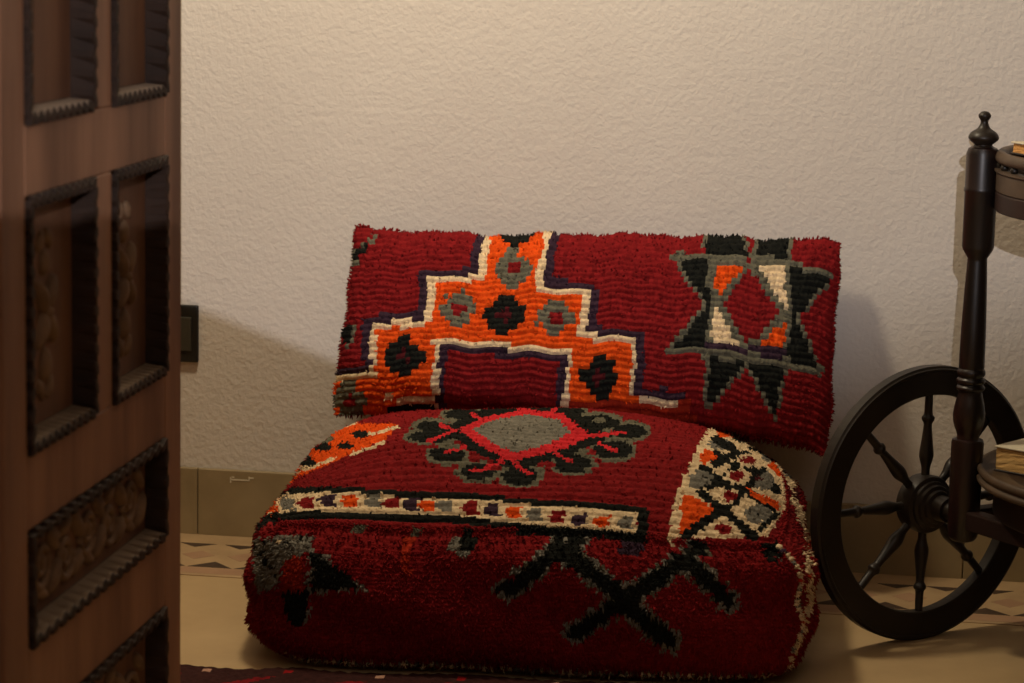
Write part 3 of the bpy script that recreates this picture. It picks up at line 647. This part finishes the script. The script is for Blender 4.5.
def moulding(y0, y1, z0, z1, pitch):
    """mitred frame: toothed outer lip proud of the leaf, bevel falling to the sunk panel"""
    bm = bmesh.new()
    prof = [(-.001, -.001), (-.001, .0035), (.000, .0050), (.0100, .0050), (.0115, .0036), (.0128, -.0180), (.0138, -.019)]
    cs = [(y0, z0), (y1, z0), (y1, z1), (y0, z1)]
    ins = [(1, 1), (-1, 1), (-1, -1), (1, -1)]
    for k in range(4):
        (ya, za), (yb, zb) = cs[k], cs[(k + 1) % 4]
        ia, ib = ins[k], ins[(k + 1) % 4]
        L = math.hypot(yb - ya, zb - za)
        nt_ = max(4, round(L / pitch)); N = nt_ * 6
        rows = []
        for j in range(N + 1):
            t = j / N
            ph = (j % 6)
            tooth = 1.0 if ph in (1, 2, 3) else 0.0
            if j in (0, N): tooth = 0
            row = []
            for q, (off, ht) in enumerate(prof):
                if q <= 2: off += 0 if tooth else .0042          # notches along both lips
                if q in (3, 4): off -= 0 if tooth else .0042
                ya_, za_ = ya + ia[0] * off, za + ia[1] * off
                yb_, zb_ = yb + ib[0] * off, zb + ib[1] * off
                row.append(bm.verts.new((XD + ht, ya_ + (yb_ - ya_) * t, za_ + (zb_ - za_) * t)))
            rows.append(row)
        for r0, r1 in zip(rows, rows[1:]):
            for q in range(len(prof) - 1):
                fc = bm.faces.new((r0[q], r0[q + 1], r1[q + 1], r1[q]))
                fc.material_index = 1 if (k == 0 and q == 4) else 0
    return bm_obj('moulding', bm, [M_CARV, M_LEDGE], door)

def blob(bm, c, ry, rz, rx, rot=0.0, n=10, m=5):
    """low leaf-shaped relief lying on the panel"""
    top = bm.verts.new((c[0] + rx, c[1], c[2])); prev = None
    rings = []
    for i in range(1, m + 1):
        a = PI / 2 * i / m; ring = []
        for k in range(n):
            t = 2 * PI * k / n
            yy, zz = ry * math.sin(a) * math.cos(t), rz * math.sin(a) * math.sin(t) * (1 - .35 * math.cos(t))
            ring.append(bm.verts.new((c[0] + rx * math.cos(a), c[1] + yy * math.cos(rot) - zz * math.sin(rot), c[2] + yy * math.sin(rot) + zz * math.cos(rot))))
        rings.append(ring)
    for k in range(n):
        f = bm.faces.new((top, rings[0][k], rings[0][(k + 1) % n])); f.smooth = True
    for a_, b2 in zip(rings, rings[1:]):
        for k in range(n):
            f = bm.faces.new((a_[k], b2[k], b2[(k + 1) % n], a_[(k + 1) % n])); f.smooth = True

def spiral(bm, cy, cz, r, turns, a0, s, rad):
    pts = []; N = int(26 * turns)
    for i in range(N + 1):
        t = i / N; a = a0 + s * 2 * PI * turns * t; rr = r * (1 - .82 * t)
        pts.append((XD - .017, cy + rr * math.cos(a), cz + rr * math.sin(a)))
    tube(bm, pts, [rad * (1 - .3 * i / N) for i in range(N + 1)], 6)
    blob(bm, (XD - .0185, pts[-1][1], pts[-1][2]), rad * 1.7, rad * 1.7, .006)

for (y0, y1, z0, z1, kind) in PAN:
    bm = bmesh.new(); box(bm, (XD - .034, y0, z0), (XD - .0185, y1, z1))
    pn = bm_obj('panel', bm, M_DOORP, door)
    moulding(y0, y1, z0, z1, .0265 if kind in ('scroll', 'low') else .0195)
    bm = bmesh.new(); cy, cz = (y0 + y1) / 2, (z0 + z1) / 2
    if kind == 'sprig':
        for k in range(4):
            a = (.95 if k % 2 == 0 else PI - .95) + (0 if k < 2 else PI)
            blob(bm, (XD - .0188, cy + .021 * math.cos(a), cz + .020 * math.sin(a)), .022, .0085, .0110, a)
        blob(bm, (XD - .0188, cy, cz), .0075, .0075, .0115)
        blob(bm, (XD - .0188, cy, cz - .050), .017, .0130, .0085, PI / 2)
        blob(bm, (XD - .0188, cy, cz + .047), .013, .0100, .0075, PI / 2)
        for q in (1, -1):
            blob(bm, (XD - .0188, cy + q * .013, cz - .074), .013, .0060, .0060, q * 1.1)
            blob(bm, (XD - .0188, cy + q * .012, cz + .068), .012, .0060, .0060, -q * 1.1)
        bm_obj('carving', bm, M_RELIEF, pn)
    elif kind in ('scroll', 'low'):
        hz = (z1 - z0) / 2 - .024
        n_ = 5
        for k in range(n_):
            yy = y0 + .045 + (y1 - y0 - .09) * (k + .5) / n_
            sg = 1 if k % 2 == 0 else -1
            spiral(bm, yy, cz + sg * hz * .14, min(hz * .80, .044), 1.6, PI * (1 if sg > 0 else 0), sg, .0052)
            blob(bm, (XD - .0188, yy + .040, cz - sg * hz * .5), .024, .010, .009, sg * .8)
            blob(bm, (XD - .0188, yy + .036, cz + sg * hz * .6), .020, .008, .008, -sg * .7)
            blob(bm, (XD - .0188, yy - .030, cz - sg * hz * .72), .020, .0075, .007, sg * .3)
            blob(bm, (XD - .0188, yy + .004, cz - sg * hz * .80), .018, .0075, .007, -sg * .4)
        bm_obj('carving', bm, M_RELIEF, pn)
    else:
        bm.free()
# iron pintles on the hinge edge
for z in (.30, 1.70):
    bm = bmesh.new(); lathe(bm, [(.007, 0), (.007, .09)], Matrix.Translation((XD - .05, HINGE - .006, z)), 12)
    box(bm, (XD - .052, HINGE - .01, z + .02), (XD - .03, HINGE + .006, z + .07))
    bm_obj('hinge', bm, M_COVER, door)

# ==========================================================================
# wool textiles
# ==========================================================================
def woven(name, fn, chart, parent, ridge_h=.004, ridge_rows=None, su=3, sv=4, tufts=0, tuft_len=.007, drop=.4, jitter=1.0, edge_taper=True, curve=0.0, band=None):
    rows = chart if isinstance(chart[0], str) else [''.join('REOWKPGSDN'[k] * n for n, k in zip(r[0::2], r[1::2])) for r in chart]
    nv, nu = len(rows), len(rows[0])
    CH = np.array([[DYE[c] for c in r] for r in rows])
    rr = ridge_rows or nv
    NU, NV = nu * su, nv * sv
    u = np.linspace(-1, 1, NU + 1); v = np.linspace(-1, 1, NV + 1)
    U, V = np.meshgrid(u, v)
    P = fn(U, V)
    e = 1e-3
    def normal(u_, v_):
        uc, vc = np.clip(u_, -1 + 2 * e, 1 - 2 * e), np.clip(v_, -1 + 2 * e, 1 - 2 * e)
        du = fn(uc + e, vc) - fn(uc - e, vc); dv = fn(uc, vc + e) - fn(uc, vc - e)
        n_ = np.cross(du, dv); return n_ / np.maximum(np.linalg.norm(n_, axis=-1, keepdims=True), 1e-12)
    Nn = normal(U, V)
    rshift = rng.uniform(-.5, .5, nv + 2) * jitter
    kn_h = rng.uniform(.72, 1.25, (nv + 2, nu + 4))
    kn_c = np.clip(rng.normal(1, .10, (nv + 2, nu + 4)), .7, 1.35)
    run = np.cumsum(rng.normal(0, .03, nv + 2)); run = 1 + np.clip(run - run.mean(), -.14, .14)
    def knot(u_, v_):
        fv = (1 - v_) / 2 * nv; jv = np.clip(np.floor(fv).astype(int), 0, nv - 1)
        fu = (u_ + 1) / 2 * nu + rshift[jv]; iu = np.clip(np.floor(fu).astype(int), 0, nu - 1)
        return fu - np.floor(fu), fv - np.floor(fv), iu, jv
    fu, fv, iu, jv = knot(U, V)
    rv = (1 - V) / 2 * rr; rv = rv + .10 * np.sin(U * 9 + np.floor(rv) * 1.7)
    rv = rv - np.floor(rv)
    prof = np.abs(np.sin(PI * rv)) ** .55 * (.60 + .40 * np.abs(np.sin(PI * fu)) ** .7)
    d = ridge_h * (prof * kn_h[jv, iu] - .6) + rng.normal(0, ridge_h * .07, U.shape)
    if edge_taper:
        tp = np.clip((1 - np.maximum(np.abs(U), np.abs(V))) / .03, 0, 1); d = d * (.45 + .55 * tp)
    P = P + Nn * d[..., None]
    V3 = P.reshape(-1, 3)
    i0 = (np.arange(NV)[:, None] * (NU + 1) + np.arange(NU)[None, :]).ravel()
    quads = np.stack([i0, i0 + 1, i0 + NU + 2, i0 + NU + 1], -1)
    uc = ((U[:-1, :-1] + U[1:, 1:]) / 2).ravel(); vc = ((V[:-1, :-1] + V[1:, 1:]) / 2).ravel()
    _, _, iq, jq = knot(uc, vc)
    qc = CH[jq, iq] * (kn_c[jq, iq] * run[jq])[:, None]
    verts = [V3]; cols = [np.repeat(qc, 4, 0)]
    nverts = len(V3)
    loops = [quads.ravel()]; sizes = [np.full(len(quads), 4)]
    if tufts:
        nb = tufts // 6
        tu = np.concatenate([rng.uniform(-1, 1, tufts), rng.uniform(-1, 1, nb), rng.uniform(-1, 1, nb), rng.choice([-.995, .995], nb)])
        tv = np.concatenate([rng.uniform(-1, 1, tufts), np.full(nb, .99), np.full(nb, -.99), rng.uniform(-1, 1, nb)])
        B = fn(tu, tv); Nt = normal(tu, tv)
        _, _, ii, jj = knot(tu, tv)
        L = tuft_len * rng.uniform(.5, 1.25, len(tu))
        D = Nt * rng.uniform(.5, 1.0, (len(tu), 1)) + rng.normal(0, .42, (len(tu), 3)) + np.array([0, 0, -drop])
        D /= np.linalg.norm(D, axis=1, keepdims=True)
        S = np.cross(D, Nt + 1e-3); S /= np.maximum(np.linalg.norm(S, axis=1, keepdims=True), 1e-9); T = np.cross(D, S)
        r = (.00125 * rng.uniform(.7, 1.3, len(tu)))[:, None]
        ang = [0, 2.094, 4.189]
        base = [B - Nt * .0012 + (S * math.cos(a) + T * math.sin(a)) * r for a in ang]
        mid = [B + D * (L * .6)[:, None] + (S * math.cos(a) + T * math.sin(a)) * r * .9 for a in ang]
        tip = B + D * L[:, None] + np.array([0, 0, -drop]) * (L * .3)[:, None]
        allv = np.stack(base + mid + [tip], 1).reshape(-1, 3)
        k = nverts + np.arange(len(tu)) * 7
        fs4 = []; fs3 = []
        for q in range(3):
            q2 = (q + 1) % 3
            fs4.append(np.stack([k + q, k + q2, k + 3 + q2, k + 3 + q], -1)); fs3.append(np.stack([k + 3 + q, k + 3 + q2, k + 6], -1))
        tc = CH[jj, ii] * np.clip(rng.normal(1.03, .16, (len(tu), 1)), .6, 1.5)
        for f in fs4: loops.append(f.ravel()); sizes.append(np.full(len(f), 4)); cols.append(np.repeat(tc, 4, 0))
        for f in fs3: loops.append(f.ravel()); sizes.append(np.full(len(f), 3)); cols.append(np.repeat(tc, 3, 0))
        verts.append(allv)
    VV = np.concatenate(verts); LL = np.concatenate(loops); SS = np.concatenate(sizes); CC = np.concatenate(cols)
    me = bpy.data.meshes.new(name)
    me.vertices.add(len(VV)); me.vertices.foreach_set('co', VV.astype(np.float32).ravel())
    me.loops.add(len(LL)); me.loops.foreach_set('vertex_index', LL.astype(np.int32))
    me.polygons.add(len(SS))
    st = np.concatenate([[0], np.cumsum(SS)[:-1]])
    me.polygons.foreach_set('loop_start', st.astype(np.int32))
    me.update(calc_edges=True)
    me.polygons.foreach_set('use_smooth', np.ones(len(SS), bool))
    at = me.color_attributes.new('dye', 'FLOAT_COLOR', 'CORNER')
    at.data.foreach_set('color', np.concatenate([np.clip(CC, 0, 1), np.ones((len(CC), 1))], 1).astype(np.float32).ravel())
    me.validate()
    return link(name, me, M_WOOL, parent)

plain = lambda nv, nu, c='R': [c * nu] * nv

# --- seat pouf
pouf = thing('floor_pouf', (POUF_C[0], POUF_C[1], 0), 'wide square red wool floor pouf on the floor against the wall', 'pouf')
woven('top_panel', pouf_surface('top'), TOP_CHART, pouf, .0048, 42, 2, 3, 3000, .005, .1, jitter=.6)
woven('front_panel', pouf_surface('front'), FRONT_CHART, pouf, .0042, 34, 2, 3, 13000, .0075, .6)
woven('side_panel', pouf_surface('right'), RIGHT_CHART, pouf, .0042, 34, 2, 3, 5000, .0075, .6)
woven('side_panel', pouf_surface('left'), LEFT_CHART, pouf, .0042, 34, 2, 3, 5000, .0075, .6)
woven('back_panel', pouf_surface('back'), plain(12, 40), pouf, .0038, 24, 2, 3, 1500, .010, .6)
woven('base_panel', pouf_surface('bottom'), plain(8, 12, 'D'), pouf, .001, 8, 2, 2)
# frayed cream hem along the bottom edges and up the right-hand corner
def fringe(name, pts, cols, rad, parent, hair=900, hl=.010, out=(0, -1, .2)):
    bm = bmesh.new(); lay = bm.loops.layers.float_color.new('dye')
    pts = [Vector(q) for q in pts]
    def paint(c):
        for f in bm.faces:
            if not f.tag:
                f.tag = True
                for l in f.loops: l[lay] = (*c, 1)
    N = len(pts)
    for i in range(N - 1):
        tube(bm, [pts[i], (pts[i] + pts[i + 1]) / 2 + Vector(rng.normal(0, .0007, 3)), pts[i + 1]], [rad * .8, rad * 1.2, rad * .8], 6)
        paint(DYE[cols[i % len(cols)]] * rng.uniform(.75, 1.15))
    for h in range(hair):
        t = rng.uniform(0, N - 1.001); i = int(t); q = pts[i].lerp(pts[i + 1], t - i)
        d = (Vector(out) + Vector(rng.normal(0, .8, 3))).normalized() * hl * rng.uniform(.5, 1.2)
        e_ = q + d; e_.z = max(e_.z, .001)
        tube(bm, [q, e_], [.0011, .0004], 3); paint(DYE[cols[i % len(cols)]] * rng.uniform(.7, 1.2))
    return bm_obj(name, bm, M_WOOL, parent, True)
S_f, S_r = pouf_surface('front'), pouf_surface('right')
q1 = [S_f(t, -.93) + np.array([0, -.004, -.001]) for t in np.linspace(-.98, .98, 130)]
tag(fringe('hem_fringe', q1, 'WGSWGWSKWG', .0042, pouf, 1100, .010, (0, -.7, .1)), 'frayed cream hem')
q2 = [S_r(-.97, t) + np.array([.002, -.003, 0]) for t in np.linspace(-.95, .98, 44)]
tag(fringe('corner_piping', q2, 'WWSWWEWWRWSWWP', .0045, pouf, 300, .008, (.7, -.7, 0)), 'cream corner piping with orange flecks')

# --- back cushion
cush = thing('back_cushion', tuple(PILLOW_O + PILLOW_D * PILLOW_L), 'oblong knotted wool cushion with an orange stepped cross leaning on the wall', 'cushion')
woven('front_cover', pillow_surface(1), PILLOW_CHART, cush, .0064, 31, 3, 6, 3200, .006, .15)
bk = pillow_surface(-1)
woven('back_cover', lambda u, v: bk(-np.asarray(u, float), v), plain(24, 90), cush, .004, 24, 2, 3, 2500, .0065, .25)

# ==========================================================================
# rug edge in front of the pouf
# ==========================================================================
bm = bmesh.new(); lay = bm.loops.layers.float_color.new('dye')
NX, NY = 150, 90
rx0, rx1, ry1, ry0 = -.52, .30, -.728, -1.10
def rug_edge(x):
    return ry1 + (x + .318) * .085 + .004 * math.sin(x * 31) + .005 * math.sin(x * 13 + 1) + .010 * math.exp(-((x + .175) / .03) ** 2)
grid = []
for j in range(NY + 1):
    row = []
    for i in range(NX + 1):
        x = rx0 + (rx1 - rx0) * i / NX; t = j / NY; y = rug_edge(x) * (1 - t) + ry0 * t
        z = .009 + .0012 * math.sin(x * 300) * math.sin(y * 300) + random.uniform(-.0006, .0006)
        if j == 0 or i in (0, NX) or j == NY: z = .001
        row.append(bm.verts.new((x, y, z)))
    grid.append(row)
for j in range(NY):
    for i in range(NX):
        f = bm.faces.new((grid[j][i], grid[j + 1][i], grid[j + 1][i + 1], grid[j][i + 1])); f.smooth = True
        c = np.array(srgb(54, 30, 28))
        if 3 <= j <= 5 and (i % 41) in (2, 3): c = np.array(srgb(170, 130, 110))
        if 4 <= j <= 6 and (i % 41) in (21, 22): c = np.array(srgb(140, 24, 26))
        if 10 <= j <= 40 and ((i + j) % 22 < 5): c = np.array(srgb(110, 22, 26))
        c = c * random.uniform(.8, 1.2)
        for l in f.loops: l[lay] = (*c, 1)
tag(bm_obj('floor_rug', bm, M_WOOL), 'dark red-brown rug whose wavy edge shows in front of the pouf', 'rug')

# ==========================================================================
# tea cart with spoked wheels
# ==========================================================================
NV_ = Vector((.645, -.764, 0)).normalized(); TV = Vector((-NV_.y, NV_.x, 0)); UP = Vector((0, 0, 1))
WC = Vector((.632, -.355, .1932)); WR = .1928
PB = Vector((.6845, -.421, 0))
SPAN_N, SPAN_T = .36, .386
cart = thing('tea_cart', tuple(PB), 'dark wooden tea trolley with large spoked wheel at the right', 'serving cart')

def wheel(c):
    M0 = frame(c, NV_, TV)
    bm = bmesh.new(); hw = .0095
    prof = [(WR - .0015, -hw), (WR, -hw + .002), (WR, hw - .002), (WR - .003, hw), (WR - .0042, hw + .0016), (WR - .0066, hw + .0016), (WR - .0078, hw), (WR - .0385, hw), (WR - .040, hw - .0015), (WR - .040, -hw + .0015), (WR - .0385, -hw)]
    n = 96; rings = []
    for r, h in prof:
        rings.append([bm.verts.new(M0 @ Vector((r * math.cos(2 * PI * k / n), r * math.sin(2 * PI * k / n), h))) for k in range(n)])
    for a, b2 in zip(rings, rings[1:] + rings[:1]):
        for k in range(n):
            bm.faces.new((a[k], a[(k + 1) % n], b2[(k + 1) % n], b2[k]))
    w = bm_obj('wheel', bm, M_BLACKWOOD, cart)
    bm = bmesh.new()
    lathe(bm, [(.006, -.022), (.030, -.022), (.036, -.016), (.040, -.012), (.041, .010), (.039, .014), (.034, .016), (.0335, .020), (.030, .022), (.0285, .026), (.024, .028),
               (.0225, .032), (.018, .034), (.017, .052)], M0, 40)
    bm_obj('hub', bm, M_BLACKWOOD, w, 'sharp')
    for k in range(8):
        a = PI / 2 + k * PI / 4
        d = (TV * math.cos(a) + UP * math.sin(a))
        Ms = frame(c + d * .036, d, NV_)
        bm = bmesh.new()
        pr = smooth_prof([(.0062, 0), (.0058, .010), (.0064, .016), (.0096, .028), (.0098, .036), (.0078, .052), (.0060, .070), (.0060, .076), (.0086, .081), (.0088, .085), (.0060, .090), (.0056, .105), (.0052, .117)], 4)
        lathe(bm, pr, Ms, 14)
        bm_obj('spoke', bm, M_BLACKWOOD, w)
    return w
wheel(WC)

# turned posts with finials
def post(base, near):
    bm = bmesh.new()
    B = frame(base, UP, NV_)
    # block at the foot with rounded end, bulb, rings, long taper, drum
    low = smooth_prof([(.006, .158), (.015, .160), (.0195, .166), (.0208, .174)], 4)
    mid = [(.0212, .176), (.0218, .294), (.0205, .299)]
    bulb = smooth_prof([(.0150, .300), (.0152, .306), (.0195, .318), (.0215, .330), (.0200, .345), (.0165, .360), (.0160, .364)], 5)
    rings_ = smooth_prof([(.0160, .365), (.0190, .368), (.0190, .371), (.0165, .374), (.0190, .377), (.0190, .381), (.0166, .384), (.0188, .388), (.0188, .392), (.0168, .396)], 4)
    taper = [(.0172, .398), (.0166, .45), (.0150, .50), (.0132, .541), (.0132, .545), (.0200, .556), (.0212, .560), (.0214, .632), (.0224, .634), (.0224, .638), (.0214, .640), (.0216, .684), (.0190, .691), (.0150, .693)]
    lathe(bm, low + mid + bulb + rings_ + taper, B, 24)
    fsc = lambda pr: [(r_, .690 + (h_ - .692) * .85) for r_, h_ in pr]
    p_ = bm_obj('post', bm, M_POST, cart, 'sharp')
    bm = bmesh.new()
    fin = smooth_prof([(.0140, .692), (.0145, .695), (.0118, .6985), (.0150, .702), (.0190, .7065), (.0200, .711), (.0165, .718), (.0090, .724), (.0056, .731), (.0052, .736), (.0078, .741), (.0082, .745), (.0050, .7495), (.0010, .751)], 5)
    lathe(bm, fsc(fin), B, 24)
    bm_obj('finial', bm, M_BLACKWOOD, p_)
    return p_
for a in (0, SPAN_N):
    for b2 in (0, SPAN_T):
        post(PB + NV_ * a + TV * b2, a == 0 and b2 == 0)

# axle between the wheels, through the feet of the posts
bm = bmesh.new()
Ma = frame(WC + NV_ * .03, NV_, TV)
lathe(bm, [(.0125, 0), (.0125, .050)], Ma, 18)
bm_obj('axle', bm, M_BLACKWOOD, cart)
wheel(WC + NV_ * (SPAN_N + .17))
bm = bmesh.new()
lathe(bm, [(.0125, 0), (.0125, .050)], frame(WC + NV_ * (SPAN_N + .14), -NV_, TV) @ Matrix.Translation((0, 0, -.002)), 18)
bm_obj('axle', bm, M_BLACKWOOD, cart)

TC = PB + TV * (SPAN_T / 2) + NV_ * (SPAN_N / 2)
def outline(a, b2, k, n=120):
    out = []
    for i in range(n):
        t = 2 * PI * i / n; c, s = math.cos(t), math.sin(t)
        out.append((a * math.copysign(abs(c) ** (2 / k), c), b2 * math.copysign(abs(s) ** (2 / k), s)))
    return out
TA, TB, TK_ = .245, .252, 2.05
def sweep(bm, prof, fill=True):
    """prof: (inset, z); stacked outlines of the tray"""
    rings = []
    for ins, z in prof:
        rings.append([bm.verts.new(TC + NV_ * x + TV * y + UP * z) for x, y in outline(TA - ins, TB - ins, TK_)])
    for a, b2 in zip(rings, rings[1:]):
        for k in range(len(a)):
            f = bm.faces.new((a[k], a[(k + 1) % len(a)], b2[(k + 1) % len(a)], b2[k])); f.smooth = True
    return rings
def tray(name, zb):
    """zb = underside; dark board, walnut apron, low spindle gallery and rail"""
    bm = bmesh.new()
    r = sweep(bm, [(.012, zb), (.007, zb), (.0055, zb + .0015), (.0055, zb + .0235), (.007, zb + .025), (.030, zb + .025)])
    bm.faces.new(r[0][::-1]); bm.faces.new(r[-1])
    t = bm_obj(name, bm, M_TRAY, cart, 'sharp')
    bm = bmesh.new()
    r = sweep(bm, [(.020, zb + .0255), (.007, zb + .0255), (.0055, zb + .027), (.0055, zb + .050), (.003, zb + .052), (.003, zb + .055), (.018, zb + .0555), (.020, zb + .052)])
    for k in range(len(r[0])): bm.faces.new((r[-1][k], r[-1][(k + 1) % len(r[0])], r[0][(k + 1) % len(r[0])], r[0][k]))
    tag(bm_obj('apron', bm, M_RAIL, t, 'sharp'), 'lighter brown rim band')
    bm = bmesh.new()
    r = sweep(bm, [(.018, zb + .063), (.007, zb + .063), (.004, zb + .0655), (.003, zb + .070), (.005, zb + .076), (.009, zb + .0788), (.016, zb + .077), (.019, zb + .070)])
    for k in range(len(r[0])): bm.faces.new((r[-1][k], r[-1][(k + 1) % len(r[0])], r[0][(k + 1) % len(r[0])], r[0][k]))
    bm_obj('gallery_rail', bm, M_RAIL, t, True)
    for i, (x, y) in enumerate(outline(TA - .011, TB - .011, TK_, 36)):
        bm = bmesh.new()
        lathe(bm, smooth_prof([(.004, 0), (.0058, .004), (.0040, .0085)], 3), Matrix.Translation(TC + NV_ * x + TV * y + UP * (zb + .0548)), 10)
        bm_obj('spindle', bm, M_BLACKWOOD, t)
    return t
tray('upper_tray', .612)
bm = bmesh.new()      # lower tray: deep dark apron set back under a thin beaded rim
r = sweep(bm, [(.034, .204), (.026, .204), (.024, .208), (.024, .240), (.020, .246), (.004, .247), (.001, .250), (.001, .254), (.004, .256), (.007, .2575), (.003, .2595), (.001, .263), (.002, .2685), (.005, .270), (.008, .2685), (.009, .262), (.040, .261)])
bm.faces.new(r[0][::-1]); bm.faces.new(r[-1])
for fc in bm.faces:
    zc = fc.calc_center_median().z
    fc.material_index = 1 if zc > .2465 and len(fc.verts) == 4 else 0
lt = bm_obj('lower_tray', bm, [M_TRAY, M_RAIL], cart)
for q in (.05, .31):
    bm = bmesh.new()
    M_ = frame(PB + TV * .028 + NV_ * q + UP * .226, NV_, TV)
    box(bm, (-.006, -.008, 0), (.004, .006, .05), .002, 2, M=M_)
    tag(bm_obj('cleat', bm, M_RAIL, lt), 'light brown cleat')
# bearers under the lower tray, running post to post
for b2 in (0, SPAN_T):
    bm = bmesh.new()
    M_ = frame(PB + TV * b2 + UP * .190, NV_, TV)
    box(bm, (-.012, -.0125, .014), (.012, .0135, SPAN_N - .014), .003, 2, M=M_)
    bm_obj('bearer', bm, M_TRAY, cart)
for a in (0, SPAN_N):
    bm = bmesh.new()
    M_ = frame(PB + NV_ * a + UP * .190, TV, NV_)
    box(bm, (-.012, -.0125, .014), (.012, .0125, SPAN_T - .014), .003, 2, M=M_)
    bm_obj('bearer', bm, M_TRAY, cart)
# ==========================================================================
# books on the cart
# ==========================================================================
def book(name, corner, dirL, L, W, th, pages, cover, top, label, tilt=0.0):
    x = Vector(dirL).normalized(); y = Vector((-x.y, x.x, 0))
    M = Matrix((x, y, UP)).transposed().to_4x4(); M.translation = Vector(corner)
    M = M @ Matrix.Rotation(tilt, 4, 'Y')
    b = thing(name, tuple(Vector(corner)), label, 'book')
    ct = .0022
    bm = bmesh.new()
    # page block with slightly wavy deckle, set in from the boards
    n = 18; lo = []; hi = []
    per = [(.002 + (L - .004) * i / n, .003) for i in range(n)] + [(L - .002, .003 + (W - .005) * i / n) for i in range(n)] + \
          [(L - .002 - (L - .004) * i / n, W - .002) for i in range(n)] + [(.002, W - .002 - (W - .005) * i / n) for i in range(n)]
    layers = 9; rings = []
    for k in range(layers + 1):
        z = ct + (th - 2 * ct) * k / layers
        rings.append([bm.verts.new(M @ Vector((px + random.uniform(-.0006, .0006), py + random.uniform(-.0006, .0006), z))) for px, py in per])
    for a, c in zip(rings, rings[1:]):
        for k in range(len(per)): bm.faces.new((a[k], a[(k + 1) % len(per)], c[(k + 1) % len(per)], c[k]))
    bm.faces.new(rings[0][::-1]); bm.faces.new(rings[-1])
    tag(bm_obj('page_block', bm, pages, b), 'yellowed page edges')
    bm = bmesh.new(); box(bm, (0, 0, 0), (L, W, ct), .0006, 1, M=M); bm_obj('back_board', bm, cover, b)
    bm = bmesh.new(); box(bm, (0, 0, th - ct), (L, W, th), .0006, 1, M=M); bm_obj('front_board', bm, top, b)
    bm = bmesh.new(); box(bm, (0, W - .002, 0), (L, W + .002, th), .0015, 2, M=M); bm_obj('spine', bm, cover, b)
    return b
book('book', (.7195, -.438, .2616), (.83, -.56, 0), .17, .12, .034, M_PAGES, M_COVER, M_COVERP, 'thick yellow-paged book lying on the lower tray of the trolley')
book('book', (.716, -.505, .692), (.50, -.86, 0), .20, .14, .016, M_PAGES2, M_COVER, M_COVERP, 'worn book with orange-brown pages lying on the upper tray of the trolley')

# ==========================================================================
# lights, world, camera
# ==========================================================================
def light(name, kind, loc, energy, color, **kw):
    d = bpy.data.lights.new(name, kind); d.energy = energy; d.color = color
    for k, v in kw.items(): setattr(d, k, v)
    o = bpy.data.objects.new(name, d); COL.objects.link(o); o.location = loc
    return o
light('room_lamp_light', 'POINT', A_LOC, A_POWER, A_COL, shadow_soft_size=.10)
light('hall_lamp_light', 'POINT', B_LOC, B_POWER, B_COL, shadow_soft_size=.0007)

w = bpy.data.worlds.new('World'); SC.world = w; w.use_nodes = True
w.node_tree.nodes['Background'].inputs[0].default_value = (1, .85, .7, 1)
w.node_tree.nodes['Background'].inputs[1].default_value = .02

cam = bpy.data.cameras.new('Camera'); co = bpy.data.objects.new('Camera', cam); COL.objects.link(co)
PITCH, YAW, ROLL = math.radians(9.33), math.radians(8.3), math.radians(1.3)
f = Vector((-math.sin(YAW) * math.cos(PITCH), math.cos(YAW) * math.cos(PITCH), -math.sin(PITCH)))
r = Vector((math.cos(YAW), math.sin(YAW), 0)); u = r.cross(f)
r2 = r * math.cos(ROLL) + u * math.sin(ROLL); u2 = u * math.cos(ROLL) - r * math.sin(ROLL)
Mc = Matrix((r2, u2, -f)).transposed().to_4x4(); Mc.translation = Vector((.556, -3.81, .966))
co.matrix_world = Mc
cam.sensor_width = 36; cam.lens = 2525 / 1024 * 36; cam.clip_start = .05
cam.dof.use_dof = True; cam.dof.focus_distance = 3.55; cam.dof.aperture_fstop = 8.0
SC.camera = co
vs = SC.view_settings
vs.view_transform = 'Standard'; vs.look = 'None'; vs.gamma = 1; vs.exposure = EXPOSURE; vs.use_curve_mapping = False
SC.cycles.use_denoising = True
SC.cycles.max_bounces = 8
